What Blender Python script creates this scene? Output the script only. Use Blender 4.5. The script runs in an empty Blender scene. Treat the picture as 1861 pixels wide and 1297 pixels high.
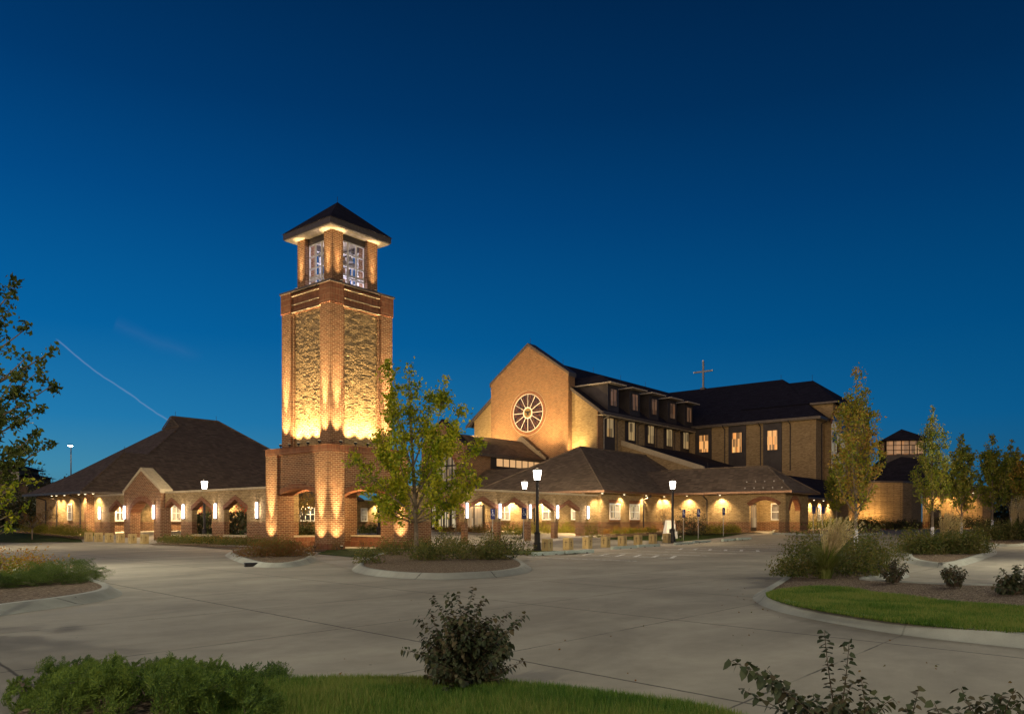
import bpy, bmesh, math, random
import numpy as np
from mathutils import Vector
R = math.radians
random.seed(7); rng = np.random.default_rng(11)
sc = bpy.context.scene
col = sc.collection

# ---------------- camera ----------------
CZ = 1.45; F = 1420.0; HY = 948.0; CX = 930.0
SU, CU = math.sin(R(39.49)), math.cos(R(39.49))        # forward = (CU, SU)
cam_d = bpy.data.cameras.new('camera'); cam = bpy.data.objects.new('camera', cam_d); col.objects.link(cam)
cam.location = (0, 0, CZ); cam.rotation_euler = (R(90), 0, R(39.49 - 90))
cam_d.sensor_width = 36; cam_d.lens = 36 * F / 1861; cam_d.shift_y = (HY - 648.5) / 1861
cam_d.clip_start = 0.1; cam_d.clip_end = 4000
sc.camera = cam
sc.view_settings.view_transform = 'Standard'; sc.view_settings.look = 'None'
sc.view_settings.exposure = 0; sc.view_settings.gamma = 1
sc.render.engine = 'CYCLES'
sc.cycles.use_denoising = True
sc.cycles.max_bounces = 5; sc.cycles.diffuse_bounces = 2; sc.cycles.glossy_bounces = 2
sc.cycles.transmission_bounces = 3; sc.cycles.transparent_max_bounces = 6
sc.cycles.sample_clamp_indirect = 3; sc.cycles.use_light_tree = True
sc.cycles.caustics_reflective = False; sc.cycles.caustics_refractive = False

def lin(r, g, b, a=1):
    f = lambda c: (c/255/12.92 if c/255 <= .04045 else ((c/255+.055)/1.055)**2.4)
    return (f(r), f(g), f(b), a)

# ---------------- world: dusk sky ----------------
w = bpy.data.worlds.new('World'); sc.world = w; w.use_nodes = True
nt = w.node_tree; nt.nodes.clear()
class NG:
    def __init__(s, nt): s.nt = nt
    def n(s, t, **k):
        nd = s.nt.nodes.new(t)
        for a, b in k.items(): setattr(nd, a, b)
        return nd
    def l(s, a, b): s.nt.links.new(a, b)
    def _in(s, sock, v):
        if v is None: return
        if isinstance(v, (int, float)): sock.default_value = v
        elif isinstance(v, (tuple, list)): sock.default_value = v
        else: s.l(v, sock)
    def m(s, op, a, b=None, c=None, clamp=False):
        nd = s.n('ShaderNodeMath', operation=op, use_clamp=clamp)
        s._in(nd.inputs[0], a); s._in(nd.inputs[1], b); s._in(nd.inputs[2], c)
        return nd.outputs[0]
    def vm(s, op, a, b=None):
        nd = s.n('ShaderNodeVectorMath', operation=op)
        s._in(nd.inputs[0], a); s._in(nd.inputs[1], b)
        return nd.outputs['Value'] if op in ('DOT_PRODUCT', 'LENGTH') else nd.outputs[0]
    def ramp(s, fac, stops, interp='LINEAR'):
        nd = s.n('ShaderNodeValToRGB'); cr = nd.color_ramp; cr.interpolation = interp
        while len(cr.elements) < len(stops): cr.elements.new(.5)
        for e, (p, c) in zip(cr.elements, stops): e.position = p; e.color = c if len(c) == 4 else (*c, 1)
        s._in(nd.inputs[0], fac); return nd.outputs[0]
    def mix(s, fac, a, b, blend='MIX'):
        nd = s.n('ShaderNodeMix', data_type='RGBA', blend_type=blend, clamp_factor=True)
        s._in(nd.inputs[0], fac); s._in(nd.inputs[6], a); s._in(nd.inputs[7], b)
        return nd.outputs[2]
    def noise(s, vec, scale, detail=2, rough=.5, dist=0):
        nd = s.n('ShaderNodeTexNoise'); nd.inputs['Scale'].default_value = scale
        nd.inputs['Detail'].default_value = detail; nd.inputs['Roughness'].default_value = rough
        nd.inputs['Distortion'].default_value = dist
        if vec is not None: s.l(vec, nd.inputs['Vector'])
        return nd.outputs[0]
    def mapr(s, v, a, b, c=0, d=1):
        nd = s.n('ShaderNodeMapRange'); s._in(nd.inputs[0], v)
        for i, x in enumerate((a, b, c, d)): nd.inputs[i+1].default_value = x
        return nd.outputs[0]
    def sep(s, v):
        nd = s.n('ShaderNodeSeparateXYZ'); s.l(v, nd.inputs[0]); return nd.outputs
    def comb(s, x, y, z):
        nd = s.n('ShaderNodeCombineXYZ'); s._in(nd.inputs[0], x); s._in(nd.inputs[1], y); s._in(nd.inputs[2], z)
        return nd.outputs[0]
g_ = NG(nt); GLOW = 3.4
tc = g_.n('ShaderNodeTexCoord'); d = g_.vm('NORMALIZE', tc.outputs['Generated'])
sx, sy, sz = g_.sep(d)
lat = g_.vm('DOT_PRODUCT', d, (SU, -CU, 0)); fwd = g_.vm('DOT_PRODUCT', d, (CU, SU, 0))
latn = g_.mapr(lat, -.55, .6)
left = g_.ramp(sz, [(0, lin(84, 128, 142)), (.06, lin(66, 138, 170)), (.12, lin(34, 122, 174)), (.22, lin(6, 98, 160)),
                    (.36, lin(2, 74, 134)), (.46, lin(1, 57, 110)), (.58, lin(1, 42, 84)), (1, lin(1, 26, 56))])
right = g_.ramp(sz, [(0, lin(34, 78, 100)), (.06, lin(24, 90, 130)), (.12, lin(8, 86, 136)), (.22, lin(1, 73, 124)),
                     (.36, lin(1, 54, 101)), (.46, lin(1, 41, 80)), (.58, lin(1, 28, 60)), (1, lin(1, 16, 38))])
skyc = g_.mix(latn, left, right)
# thin vapour trail and a faint wisp, part of the sky itself
nz = g_.noise(d, 9, 4, .6)
fsafe = g_.m('MAXIMUM', fwd, .3); uu = g_.m('DIVIDE', lat, fsafe); vv = g_.m('DIVIDE', sz, fsafe)
def streak(p0, p1, wd, strength, bend, wob):
    (ax, ay), (bx, by) = p0, p1
    dx, dy = bx-ax, by-ay; L = math.hypot(dx, dy); dx /= L; dy /= L
    ru = g_.m('SUBTRACT', uu, ax); rv = g_.m('SUBTRACT', vv, ay)
    t = g_.m('ADD', g_.m('MULTIPLY', ru, dx), g_.m('MULTIPLY', rv, dy))
    s = g_.m('ADD', g_.m('MULTIPLY', ru, -dy), g_.m('MULTIPLY', rv, dx))
    tn = g_.m('DIVIDE', t, L)
    bow = g_.m('MULTIPLY', g_.m('MULTIPLY', tn, g_.m('SUBTRACT', 1, tn)), bend)
    s = g_.m('SUBTRACT', s, bow)
    s = g_.m('ADD', s, g_.m('MULTIPLY', g_.m('SUBTRACT', nz, .5), wob))
    a = g_.m('ABSOLUTE', s)
    prof = g_.mapr(a, 0, wd, 1, 0)
    prof = g_.m('MULTIPLY', prof, prof)
    e1 = g_.mapr(tn, 0, .04, 0, 1); e2 = g_.mapr(tn, 1.0, 1.3, 1, 0)
    ff = g_.m('GREATER_THAN', fwd, .4)
    return g_.m('MULTIPLY', g_.m('MULTIPLY', g_.m('MULTIPLY', prof, e1), g_.m('MULTIPLY', e2, ff)), strength)
def uv(px, py): return ((px-CX)/F, (HY-py)/F)
c1 = streak(uv(100, 615), uv(318, 772), .0019, .36, -.012, .014)
skyc = g_.mix(c1, skyc, lin(150, 170, 205))
c2 = streak(uv(205, 590), uv(330, 640), .016, .06, -.01, .03)
skyc = g_.mix(c2, skyc, lin(110, 130, 170))
# warm fill band added low in the sky behind the photographer, brightens building faces
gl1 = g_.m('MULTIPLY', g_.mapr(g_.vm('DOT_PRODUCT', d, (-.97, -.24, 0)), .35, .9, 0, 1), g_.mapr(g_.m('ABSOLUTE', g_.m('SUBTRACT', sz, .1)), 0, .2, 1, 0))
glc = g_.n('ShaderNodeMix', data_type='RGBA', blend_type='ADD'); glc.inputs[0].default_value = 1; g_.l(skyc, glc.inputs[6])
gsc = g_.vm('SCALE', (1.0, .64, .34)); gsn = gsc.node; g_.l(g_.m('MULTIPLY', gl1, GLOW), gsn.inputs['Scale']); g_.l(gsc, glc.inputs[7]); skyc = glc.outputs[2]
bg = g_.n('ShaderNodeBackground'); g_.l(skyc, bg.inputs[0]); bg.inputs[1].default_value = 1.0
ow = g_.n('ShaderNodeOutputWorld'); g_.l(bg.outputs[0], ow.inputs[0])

# ---------------- helpers: terrain and placement ----------------
GN = [-60] + [48 + 2*i for i in range(11)] + [900]
def g(D):
    t = min(1, max(0, (D-48)/20)); return .7*t*t*(3-2*t)
def dep(x, y): return CU*x + SU*y
def gz(x, y):
    D = dep(x, y)
    for a, b in zip(GN, GN[1:]):
        if D <= b: return g(a) + (g(b)-g(a))*(D-a)/(b-a)
    return .7
def at(px, D):
    x = (px-CX)/F*D
    return (SU*x + CU*D, -CU*x + SU*D)
def gp(px, py):
    lo, hi = 2.0, 600.0
    for _ in range(50):
        m_ = (lo+hi)/2
        if HY + F*(CZ-g(m_))/m_ > py: lo = m_
        else: hi = m_
    return at(px, lo)
def zpy(py, D): return CZ + (HY-py)/F*D
def Yx(px, X):      # Y of image column px on a plane X = const
    r = (px-CX)/F; D = X/(CU+SU*r); return (SU-CU*r)*D
def Xy(px, Y):
    r = (px-CX)/F; D = Y/(SU-CU*r); return (CU+SU*r)*D

def tag(o, label=None, cat=None, group=None, kind=None):
    if label: o['label'] = label
    if cat: o['category'] = cat
    if group: o['group'] = group
    if kind: o['kind'] = kind
    return o
def thing(name, label, cat, loc=(0, 0, 0), rz=0, group=None):
    o = bpy.data.objects.new(name, None); col.objects.link(o); o.location = loc; o.rotation_euler = (0, 0, rz)
    o.empty_display_size = .3
    return tag(o, label, cat, group)
class MB:
    def __init__(s): s.v = []; s.f = []
    def add(s, vs, fs):
        b = len(s.v); s.v += [tuple(p) for p in vs]; s.f += [tuple(i+b for i in q) for q in fs]; return s
    def box(s, x0, y0, z0, x1, y1, z1):
        if x0 > x1: x0, x1 = x1, x0
        if y0 > y1: y0, y1 = y1, y0
        return s.add([(x0,y0,z0),(x1,y0,z0),(x1,y1,z0),(x0,y1,z0),(x0,y0,z1),(x1,y0,z1),(x1,y1,z1),(x0,y1,z1)],
              [(0,3,2,1),(4,5,6,7),(0,1,5,4),(1,2,6,5),(2,3,7,6),(3,0,4,7)])
    def rbox(s, cx, cy, z0, hx, hy, h, rz, t=1.0):
        c, q = math.cos(rz), math.sin(rz); vs = []
        for zz, k in ((z0, 1), (z0+h, t)):
            for a, b in ((-1,-1),(1,-1),(1,1),(-1,1)):
                vs.append((cx+a*hx*k*c-b*hy*k*q, cy+a*hx*k*q+b*hy*k*c, zz))
        return s.add(vs, [(0,3,2,1),(4,5,6,7),(0,1,5,4),(1,2,6,5),(2,3,7,6),(3,0,4,7)])
    def poly(s, pts): return s.add(pts, [tuple(range(len(pts)))])
    def tube(s, path, rad, n=6, caps=True):
        path = [Vector(p) for p in path]
        if not isinstance(rad, (list, tuple)): rad = [rad]*len(path)
        vs = []; up = None
        for i, p in enumerate(path):
            t = (path[min(i+1, len(path)-1)] - path[max(i-1, 0)])
            if t.length < 1e-6: t = Vector((0,0,1))
            t.normalize()
            if up is None: up = Vector((1,0,0)) if abs(t.x) < .8 else Vector((0,1,0))
            a = t.cross(up); a.normalize(); b = a.cross(t); up = b
            for k in range(n):
                th = 2*math.pi*k/n; vs.append(p + (a*math.cos(th)+b*math.sin(th))*rad[i])
        fs = [(i*n+k, i*n+(k+1) % n, (i+1)*n+(k+1) % n, (i+1)*n+k) for i in range(len(path)-1) for k in range(n)]
        if caps: fs += [tuple(range(n))[::-1], tuple((len(path)-1)*n+k for k in range(n))]
        return s.add(vs, fs)
    def lathe(s, prof, cx=0, cy=0, n=16, rz=0):
        vs = [(cx+r*math.cos(2*math.pi*k/n+rz), cy+r*math.sin(2*math.pi*k/n+rz), z) for r, z in prof for k in range(n)]
        fs = [(i*n+k, i*n+(k+1) % n, (i+1)*n+(k+1) % n, (i+1)*n+k) for i in range(len(prof)-1) for k in range(n)]
        fs += [tuple(range(n))[::-1], tuple((len(prof)-1)*n+k for k in range(n))]
        return s.add(vs, fs)
    def ext(s, outline, axis, p0, p1):
        """outline of (a, z) extruded along X (axis 'X') or Y from p0 to p1; concave outlines allowed"""
        bm = bmesh.new(); mk = (lambda a, z, p: (p, a, z)) if axis == 'X' else ((lambda a, z, p: (a, p, z)) if axis == 'Y' else (lambda a, z, p: (a, z, p)))
        vs = [bm.verts.new(mk(a, z, p0)) for a, z in outline]
        fc = bm.faces.new(vs); bm.normal_update()
        tri = bmesh.ops.triangulate(bm, faces=[fc], ngon_method='EAR_CLIP')['faces']
        bm.verts.index_update(); n = len(outline)
        tf = [tuple(v.index for v in t.verts) for t in tri]; bm.free()
        V = [mk(a, z, p0) for a, z in outline] + [mk(a, z, p1) for a, z in outline]
        Fs = tf + [tuple(i+n for i in reversed(t)) for t in tf] + [(i, (i+1) % n, n+(i+1) % n, n+i) for i in range(n)]
        return s.add(V, Fs)
    def build(s, name, mat, parent=None, smooth=False, bevel=0, label=None):
        o0 = Vector((0,0,0)); rz = 0
        if parent is not None:
            p = parent
            while p is not None:
                o0 = o0 + p.location; p = p.parent
        me = bpy.data.meshes.new(name)
        me.from_pydata([(a-o0.x, b-o0.y, c-o0.z) for a, b, c in s.v], [], s.f)
        bm = bmesh.new(); bm.from_mesh(me); bmesh.ops.recalc_face_normals(bm, faces=bm.faces); bm.to_mesh(me); bm.free()
        if smooth:
            for p in me.polygons: p.use_smooth = True
        for m_ in (mat if isinstance(mat, list) else [mat]): me.materials.append(m_)
        o = bpy.data.objects.new(name, me); col.objects.link(o)
        if parent is not None: o.parent = parent
        if bevel:
            b = o.modifiers.new('bevel', 'BEVEL'); b.width = bevel; b.segments = 2; b.limit_method = 'ANGLE'
        if label: o['label'] = label
        return o
def npmesh(name, V, nper, mat, parent=None, smooth=False, mats=None, midx=None):
    """V: (N*nper, 3) local coordinates; every nper verts one face"""
    me = bpy.data.meshes.new(name); nv = len(V); nf = nv//nper
    me.vertices.add(nv); me.vertices.foreach_set('co', np.asarray(V, np.float32).ravel())
    me.loops.add(nv); me.loops.foreach_set('vertex_index', np.arange(nv, dtype=np.int32))
    me.polygons.add(nf); me.polygons.foreach_set('loop_start', np.arange(0, nv, nper, dtype=np.int32))
    me.polygons.foreach_set('loop_total', np.full(nf, nper, np.int32))
    me.update(calc_edges=True); me.materials.append(mat)
    o = bpy.data.objects.new(name, me); col.objects.link(o)
    if parent is not None: o.parent = parent
    return o
def copy_tree(o, parent=None):
    c = o.copy(); col.objects.link(c)
    if parent is not None: c.parent = parent
    for ch in list(o.children): copy_tree(ch, c)
    return c

# ---------------- materials ----------------
def mat(name, base=(.5,.5,.5), rough=.8, metal=0, spec=.3, emit=None, es=0):
    m_ = bpy.data.materials.new(name); m_.use_nodes = True; q = NG(m_.node_tree)
    b = m_.node_tree.nodes['Principled BSDF']
    b.inputs['Base Color'].default_value = (*base[:3], 1); b.inputs['Roughness'].default_value = rough
    b.inputs['Metallic'].default_value = metal; b.inputs['Specular IOR Level'].default_value = spec
    if emit: b.inputs['Emission Color'].default_value = (*emit[:3], 1); b.inputs['Emission Strength'].default_value = es
    if emit: m_.cycles.emission_sampling = 'NONE'
    return m_, q, b
def pos(q): return q.n('ShaderNodeNewGeometry').outputs['Position']
def bump(q, b, h, dist=.01, st=1):
    n_ = q.n('ShaderNodeBump'); n_.inputs['Strength'].default_value = st; n_.inputs['Distance'].default_value = dist
    q.l(h, n_.inputs['Height']); q.l(n_.outputs[0], b.inputs['Normal'])
def brick_node(q, vec, c1, c2, mo, bw=.305, rh=.1016, ms=.0135, off=.5):
    n_ = q.n('ShaderNodeTexBrick'); q.l(vec, n_.inputs['Vector'])
    n_.offset = off
    for k, v in (('Color1', c1), ('Color2', c2), ('Mortar', mo)): n_.inputs[k].default_value = (*v, 1)
    for k, v in (('Scale', 1), ('Mortar Size', ms), ('Mortar Smooth', .2), ('Bias', 0), ('Brick Width', bw), ('Row Height', rh)):
        n_.inputs[k].default_value = v
    return n_
RED = ((.26,.112,.052), (.155,.066,.034), (.46,.35,.20)); TAN = ((.52,.38,.19), (.36,.26,.125), (.26,.19,.10))
def brick_mat(name, kind, rock=0, bandz=1.455):
    m_, q, b = mat(name, rough=.85, spec=.2)
    p = pos(q); x, y, z = q.sep(p); h = q.m('ADD', x, y)
    v = q.comb(h, q.m('ADD', z, .0236), 0)
    r = brick_node(q, v, *RED); t = brick_node(q, v, *TAN)
    s = brick_node(q, q.comb(z, h, 0), (.26,.10,.05), (.18,.07,.038), (.38,.28,.16), bw=.305, rh=.1016, off=0.0, ms=.007)
    if kind == 'red': c, f = r.outputs[0], r.outputs[1]
    elif kind == 'tan': c, f = t.outputs[0], t.outputs[1]
    elif kind == 'soldier': c, f = s.outputs[0], s.outputs[1]
    else:
        k = q.m('GREATER_THAN', z, bandz); c = q.mix(k, r.outputs[0], t.outputs[0]); f = r.outputs[1]
    nz_ = q.noise(p, 1.3, 3); nf = q.noise(q.vm('MULTIPLY', p, (3.2, 3.2, 9.7)), 1.0, 1)
    c = q.mix(q.mapr(nz_, .3, .7, .0, .3), c, q.mix(1, c, (.62,.6,.58,1), 'MULTIPLY'))
    c = q.mix(q.mapr(nf, .45, .75, 0, .55), c, q.mix(1, c, (.55,.5,.45,1), 'MULTIPLY'))
    q.l(c, b.inputs['Base Color'])
    if rock:
        n2 = q.noise(q.vm('MULTIPLY', p, (3.3, 3.3, 9.8)), 1.6, 3, .6)
        hh = q.m('SUBTRACT', q.m('MULTIPLY', n2, rock), q.m('MULTIPLY', f, .6)); bump(q, b, hh, .09, 1)
    else:
        n2 = q.noise(p, 30, 2); hh = q.m('SUBTRACT', q.m('MULTIPLY', n2, .25), f); bump(q, b, hh, .012, .8)
    return m_
M = {}
M['red'] = brick_mat('red_brick', 'red'); M['tan'] = brick_mat('tan_brick', 'tan')
M['rock'] = brick_mat('split_face_tan_brick', 'tan', rock=2.4)
M['band'] = brick_mat('banded_brick', 'band', rock=1.0); M['soldier'] = brick_mat('soldier_brick', 'soldier')
def simple(name, c, rough=.7, metal=0, spec=.3, nsc=6, var=.25, bm=0, bsc=40):
    m_, q, b = mat(name, c, rough, metal, spec); p = pos(q)
    k = q.noise(p, nsc, 4, .6)
    cc = q.mix(q.mapr(k, .3, .7), tuple(a*(1-var) for a in c)+(1,), tuple(min(1, a*(1+var)) for a in c)+(1,))
    q.l(cc, b.inputs['Base Color'])
    if bm: bump(q, b, q.noise(p, bsc, 3), bm, .6)
    return m_
def shingle(name, c, var=.35):
    m_, q, b = mat(name, c, .9, 0, .15); p = pos(q); x, y, z = q.sep(p)
    v = q.comb(q.m('ADD', x, y), q.m('MULTIPLY', z, 1.0), 0)
    dk = tuple(a*(1-var) for a in c); lt = tuple(a*(1+var) for a in c)
    t = brick_node(q, v, lt, dk, tuple(a*.45 for a in c), bw=.42, rh=.11, ms=.012)
    k = q.noise(p, .6, 4)
    cc = q.mix(q.mapr(k, .35, .65, 0, .45), t.outputs[0], (*[a*.75 for a in c], 1))
    q.l(cc, b.inputs['Base Color'])
    bump(q, b, q.m('SUBTRACT', q.noise(p, 14, 3), q.m('MULTIPLY', t.outputs[1], 1.0)), .03, .9)
    return m_
M['shingle'] = shingle('asphalt_shingle', (.21,.16,.11)); M['slate'] = shingle('dark_shingle', (.032,.030,.042))
M['stone'] = simple('cast_stone', (.45,.38,.25), .8, var=.15, bm=.004)
M['bollard'] = simple('bollard_stone', (.47,.36,.16), .8, nsc=3, var=.18, bm=.004)
M['fascia'] = simple('brown_metal_trim', (.12,.10,.08), .45, .4)
M['copper'] = simple('copper_gutter', (.22,.13,.08), .4, .7)
M['soffit'] = simple('pale_soffit', (.55,.48,.36), .7)
M['white'] = simple('white_frame', (.72,.70,.64), .5, var=.06)
M['dark'] = simple('dark_metal', (.035,.033,.032), .4, .6)
M['darkpanel'] = simple('dark_metal_panel', (.06,.052,.048), .5, .3, nsc=1)
M['steel'] = simple('galvanised_post', (.3,.29,.26), .5, .6)
M['chrome'] = simple('brushed_steel', (.5,.46,.4), .35, .9)
M['asph_wrap'] = simple('white_trunk_wrap', (.7,.72,.74), .7, var=.1)
M['bark'] = simple('bark', (.18,.145,.10), .9, nsc=14, var=.4, bm=.01)
M['twig'] = simple('twig', (.10,.075,.05), .9)
M['bronze'] = simple('bronze', (.16,.1,.05), .35, .9)
m_, q, b = mat('window_glass', (.03,.035,.04), .08, 0, .5); M['glass'] = m_
def lit(name, c, s, pat=0):
    m_, q, b = mat(name, (.1,.08,.06), .3, 0, .5, emit=c, es=s)
    if pat:
        p = pos(q); x, y, z = q.sep(p); h = q.m('ADD', x, y)
        k = q.noise(q.vm('SNAP', q.comb(h, z, 0), (.19, .9, 1)), pat*3, 1, .5)
        cc = q.ramp(k, [(.38, tuple(a*.18 for a in c)), (.46, tuple(a*.55 for a in c)), (.55, c), (.62, (c[0], c[1]*.75, c[2]*.5)), (.7, tuple(min(1, a*1.25) for a in c))])
        q.l(cc, b.inputs['Emission Color'])
    return m_
M['lit_cream'] = lit('lit_blind', (1,.56,.24), .72); M['lit_warm'] = lit('lit_interior', (1,.46,.14), .95, 1.1)
M['lit_dim'] = lit('dim_lit_interior', (.9,.62,.28), .34, .8); M['lit_dim_b'] = lit('dim_lit_upper', (.8,.42,.22), .13, .8)
M['lit_win'] = lit('office_light', (1,.82,.5), .55, 1.5)
M['lit_office'] = lit('half_lit_interior', (1,.8,.5), .22, 1.2)
m_, q, b = mat('white_lamp_glass', (.9,.9,.9), .4, emit=(1,.90,.72), es=9); M['lamp'] = m_; m_.cycles.emission_sampling = 'AUTO'
m_, q, b = mat('sconce_glass', (.9,.9,.9), .4, emit=(.90,.88,1), es=3.2); M['sconce'] = m_
m_, q, b = mat('downlight_lens', (.9,.9,.9), .4, emit=(1,.85,.55), es=9); M['lens'] = m_
m_, q, b = mat('uplight_lens', (.9,.9,.9), .4, emit=(1,.75,.4), es=1.5); M['ulens'] = m_
m_, q, b = mat('cool_lens', (.9,.9,.9), .4, emit=(.95,.97,1), es=30); M['cool'] = m_

# concrete pavement with saw-cut joints, stains
def concrete(name, c, joints=True, dark=.35):
    m_, q, b = mat(name, c, .85, 0, .25); p = pos(q); x, y, z = q.sep(p)
    n1 = q.noise(q.vm('MULTIPLY', p, (1, 1.7, 1)), .28, 5, .62, .5); n2 = q.noise(p, 3.5, 5, .65); n3 = q.noise(p, 60, 2)
    cc = q.mix(q.mapr(n1, .35, .68), (*[a*.68 for a in c], 1), (*[min(1, a*1.13) for a in c], 1))
    cc = q.mix(q.mapr(n2, .35, .65, 0, .5), cc, q.mix(1, cc, (.8,.8,.79,1), 'MULTIPLY'))
    cc = q.mix(q.mapr(n3, .3, .7, 0, .35), cc, q.mix(1, cc, (.78,.78,.78,1), 'MULTIPLY'))
    vor = q.n('ShaderNodeTexVoronoi'); vor.inputs['Scale'].default_value = 1.6; q.l(p, vor.inputs['Vector'])
    spot = q.m('LESS_THAN', vor.outputs['Distance'], .028)
    cc = q.mix(q.m('MULTIPLY', spot, .7), cc, (.05,.045,.04,1))
    # long rubber streak drift along the drive
    st = q.noise(q.comb(q.m('MULTIPLY', x, .12), q.m('MULTIPLY', y, .9), 0), 1.0, 4, .6)
    cc = q.mix(q.mapr(st, .55, .75, 0, .5), cc, q.mix(1, cc, (.62,.60,.58,1), 'MULTIPLY'))
    if joints:     # long dark tyre scuff across the drive
        (ax, ay), (bx, by) = (23.0, 4.2), (17.2, -.6)
        ex, ey = bx-ax, by-ay; L_ = math.hypot(ex, ey); ex /= L_; ey /= L_
        t_ = q.m('ADD', q.m('MULTIPLY', q.m('SUBTRACT', x, ax), ex), q.m('MULTIPLY', q.m('SUBTRACT', y, ay), ey))
        s_ = q.m('ADD', q.m('MULTIPLY', q.m('SUBTRACT', x, ax), -ey), q.m('MULTIPLY', q.m('SUBTRACT', y, ay), ex))
        s_ = q.m('ADD', q.m('ABSOLUTE', s_), q.m('MULTIPLY', q.m('SUBTRACT', n2, .5), 1.3))
        k_ = q.m('MULTIPLY', q.mapr(s_, .1, .7, 1, 0), q.m('MULTIPLY', q.mapr(t_, -1, 2, 0, 1), q.mapr(t_, L_-2, L_+1, 1, 0)))
        fine = q.noise(q.comb(q.m('MULTIPLY', t_, .6), q.m('MULTIPLY', s_, 14), 0), 1.0, 3, .6)
        cc = q.mix(q.m('MULTIPLY', k_, q.mapr(fine, .35, .65, .15, .8)), cc, (.06,.055,.05,1))
        wob = q.m('MULTIPLY', q.m('SUBTRACT', n2, .5), .05)
        def ln(v, off, sp, wd):
            f = q.m('FRACT', q.m('DIVIDE', q.m('SUBTRACT', q.m('ADD', v, wob), off), sp))
            f = q.m('MULTIPLY', q.m('ABSOLUTE', q.m('SUBTRACT', f, .5)), sp)   # distance from mid
            return q.mapr(f, sp/2-wd*2.2, sp/2-wd*.6, 0, 1)
        yt = q.m('ADD', y, q.m('MULTIPLY', x, .01)); xt = q.m('SUBTRACT', x, q.m('MULTIPLY', y, .13))
        a1 = ln(xt, 1.65, 4.05, .012); a2 = ln(yt, 2.62, 3.0, .008)
        brk = q.mapr(q.noise(p, 1.1, 2), .38, .55, .25, 1)
        k = q.m('MAXIMUM', a1, q.m('MULTIPLY', a2, brk))
        cc = q.mix(q.m('MULTIPLY', k, .85), cc, (.035,.032,.028,1))
    q.l(cc, b.inputs['Base Color'])
    bump(q, b, q.noise(p, 90, 3), .004, .5)
    q.l(q.mapr(n1, .3, .7, .75, .95), b.inputs['Roughness'])
    return m_
M['conc'] = concrete('lot_concrete', (.375,.345,.268)); M['walk'] = concrete('walk_concrete', (.42,.38,.31), True)
M['kerb'] = concrete('kerb_concrete', (.40,.41,.345), True)
M['stop'] = simple('wheel_stop_concrete', (.42,.50,.43), .8, var=.12)
m_, q, b = mat('bark_mulch', (.12,.09,.06), .95, 0, .1); p = pos(q)
vo = q.n('ShaderNodeTexVoronoi'); vo.inputs['Scale'].default_value = 28; q.l(q.vm('MULTIPLY', p, (1, 2.2, 1)), vo.inputs['Vector'])
sepc = q.n('ShaderNodeSeparateColor'); q.l(vo.outputs['Color'], sepc.inputs[0])
cc = q.ramp(sepc.outputs[0], [(0, (.05,.036,.024)), (.45, (.15,.105,.065)), (.8, (.25,.185,.12)), (1, (.42,.34,.23))]); q.l(cc, b.inputs['Base Color'])
bump(q, b, sepc.outputs[1], .03, 1); M['mulch'] = m_
m_, q, b = mat('turf', (.06,.10,.02), .95, 0, .1); p = pos(q)
cc = q.ramp(q.noise(p, 1.2, 5, .7), [(.3, (.035,.06,.012)), (.5, (.06,.095,.02)), (.66, (.10,.11,.035)), (.8, (.14,.12,.05))])
cc = q.mix(q.mapr(q.noise(p, 60, 2), .3, .7, 0, .6), cc, (.02,.035,.008,1)); q.l(cc, b.inputs['Base Color'])
bump(q, b, q.noise(p, 45, 3), .05, 1); M['turf'] = m_
m_, q, b = mat('road_paint', (.85,.85,.8), .8); p = pos(q)
tr = q.n('ShaderNodeBsdfTransparent'); mx = q.n('ShaderNodeMixShader')
q.l(q.mapr(q.noise(p, 3.5, 5, .7), .40, .5, .15, .95), mx.inputs[0]); q.l(tr.outputs[0], mx.inputs[1]); q.l(b.outputs[0], mx.inputs[2])
q.l(mx.outputs[0], m_.node_tree.nodes['Material Output'].inputs[0]); M['paint'] = m_
def leaf(name, cols, trans=.35, rough=.6):
    m_, q, b = mat(name, cols[0], rough, 0, .25)
    ge = q.n('ShaderNodeNewGeometry'); rp = ge.outputs['Random Per Island']
    k = q.m('ADD', q.m('MULTIPLY', rp, .5), q.m('MULTIPLY', q.m('SUBTRACT', q.noise(ge.outputs['Position'], 1.1, 4, .65), .18), 1.15))
    n = len(cols); cc = q.ramp(k, [(.22+.55*i/(n-1), c) for i, c in enumerate(cols)])
    q.l(cc, b.inputs['Base Color'])
    t = q.n('ShaderNodeBsdfTranslucent'); q.l(q.mix(1, cc, (1.5,1.5,.7,1), 'MULTIPLY'), t.inputs[0])
    mx = q.n('ShaderNodeMixShader'); mx.inputs[0].default_value = trans
    q.l(b.outputs[0], mx.inputs[1]); q.l(t.outputs[0], mx.inputs[2])
    q.l(mx.outputs[0], m_.node_tree.nodes['Material Output'].inputs[0]); return m_
M['leaf'] = leaf('maple_leaf', [(.07,.12,.008), (.16,.23,.014), (.30,.35,.02), (.44,.41,.03)])
M['leaf_shade'] = leaf('shade_tree_leaf', [(.03,.05,.018), (.05,.08,.02), (.08,.11,.025), (.12,.14,.03)], .3)
M['leaf_fall'] = leaf('autumn_leaf', [(.10,.15,.02), (.19,.24,.03), (.31,.31,.04), (.42,.26,.06)])
M['leaf_col'] = leaf('columnar_leaf', [(.07,.12,.016), (.14,.20,.026), (.23,.27,.035), (.32,.30,.06)])
M['leaf_dark'] = leaf('dark_leaf', [(.02,.028,.014), (.032,.045,.02), (.05,.062,.026), (.075,.06,.03)], .15)
M['leaf_shrub'] = leaf('shrub_leaf', [(.03,.05,.014), (.06,.085,.022), (.11,.125,.03), (.16,.14,.05)])
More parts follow.
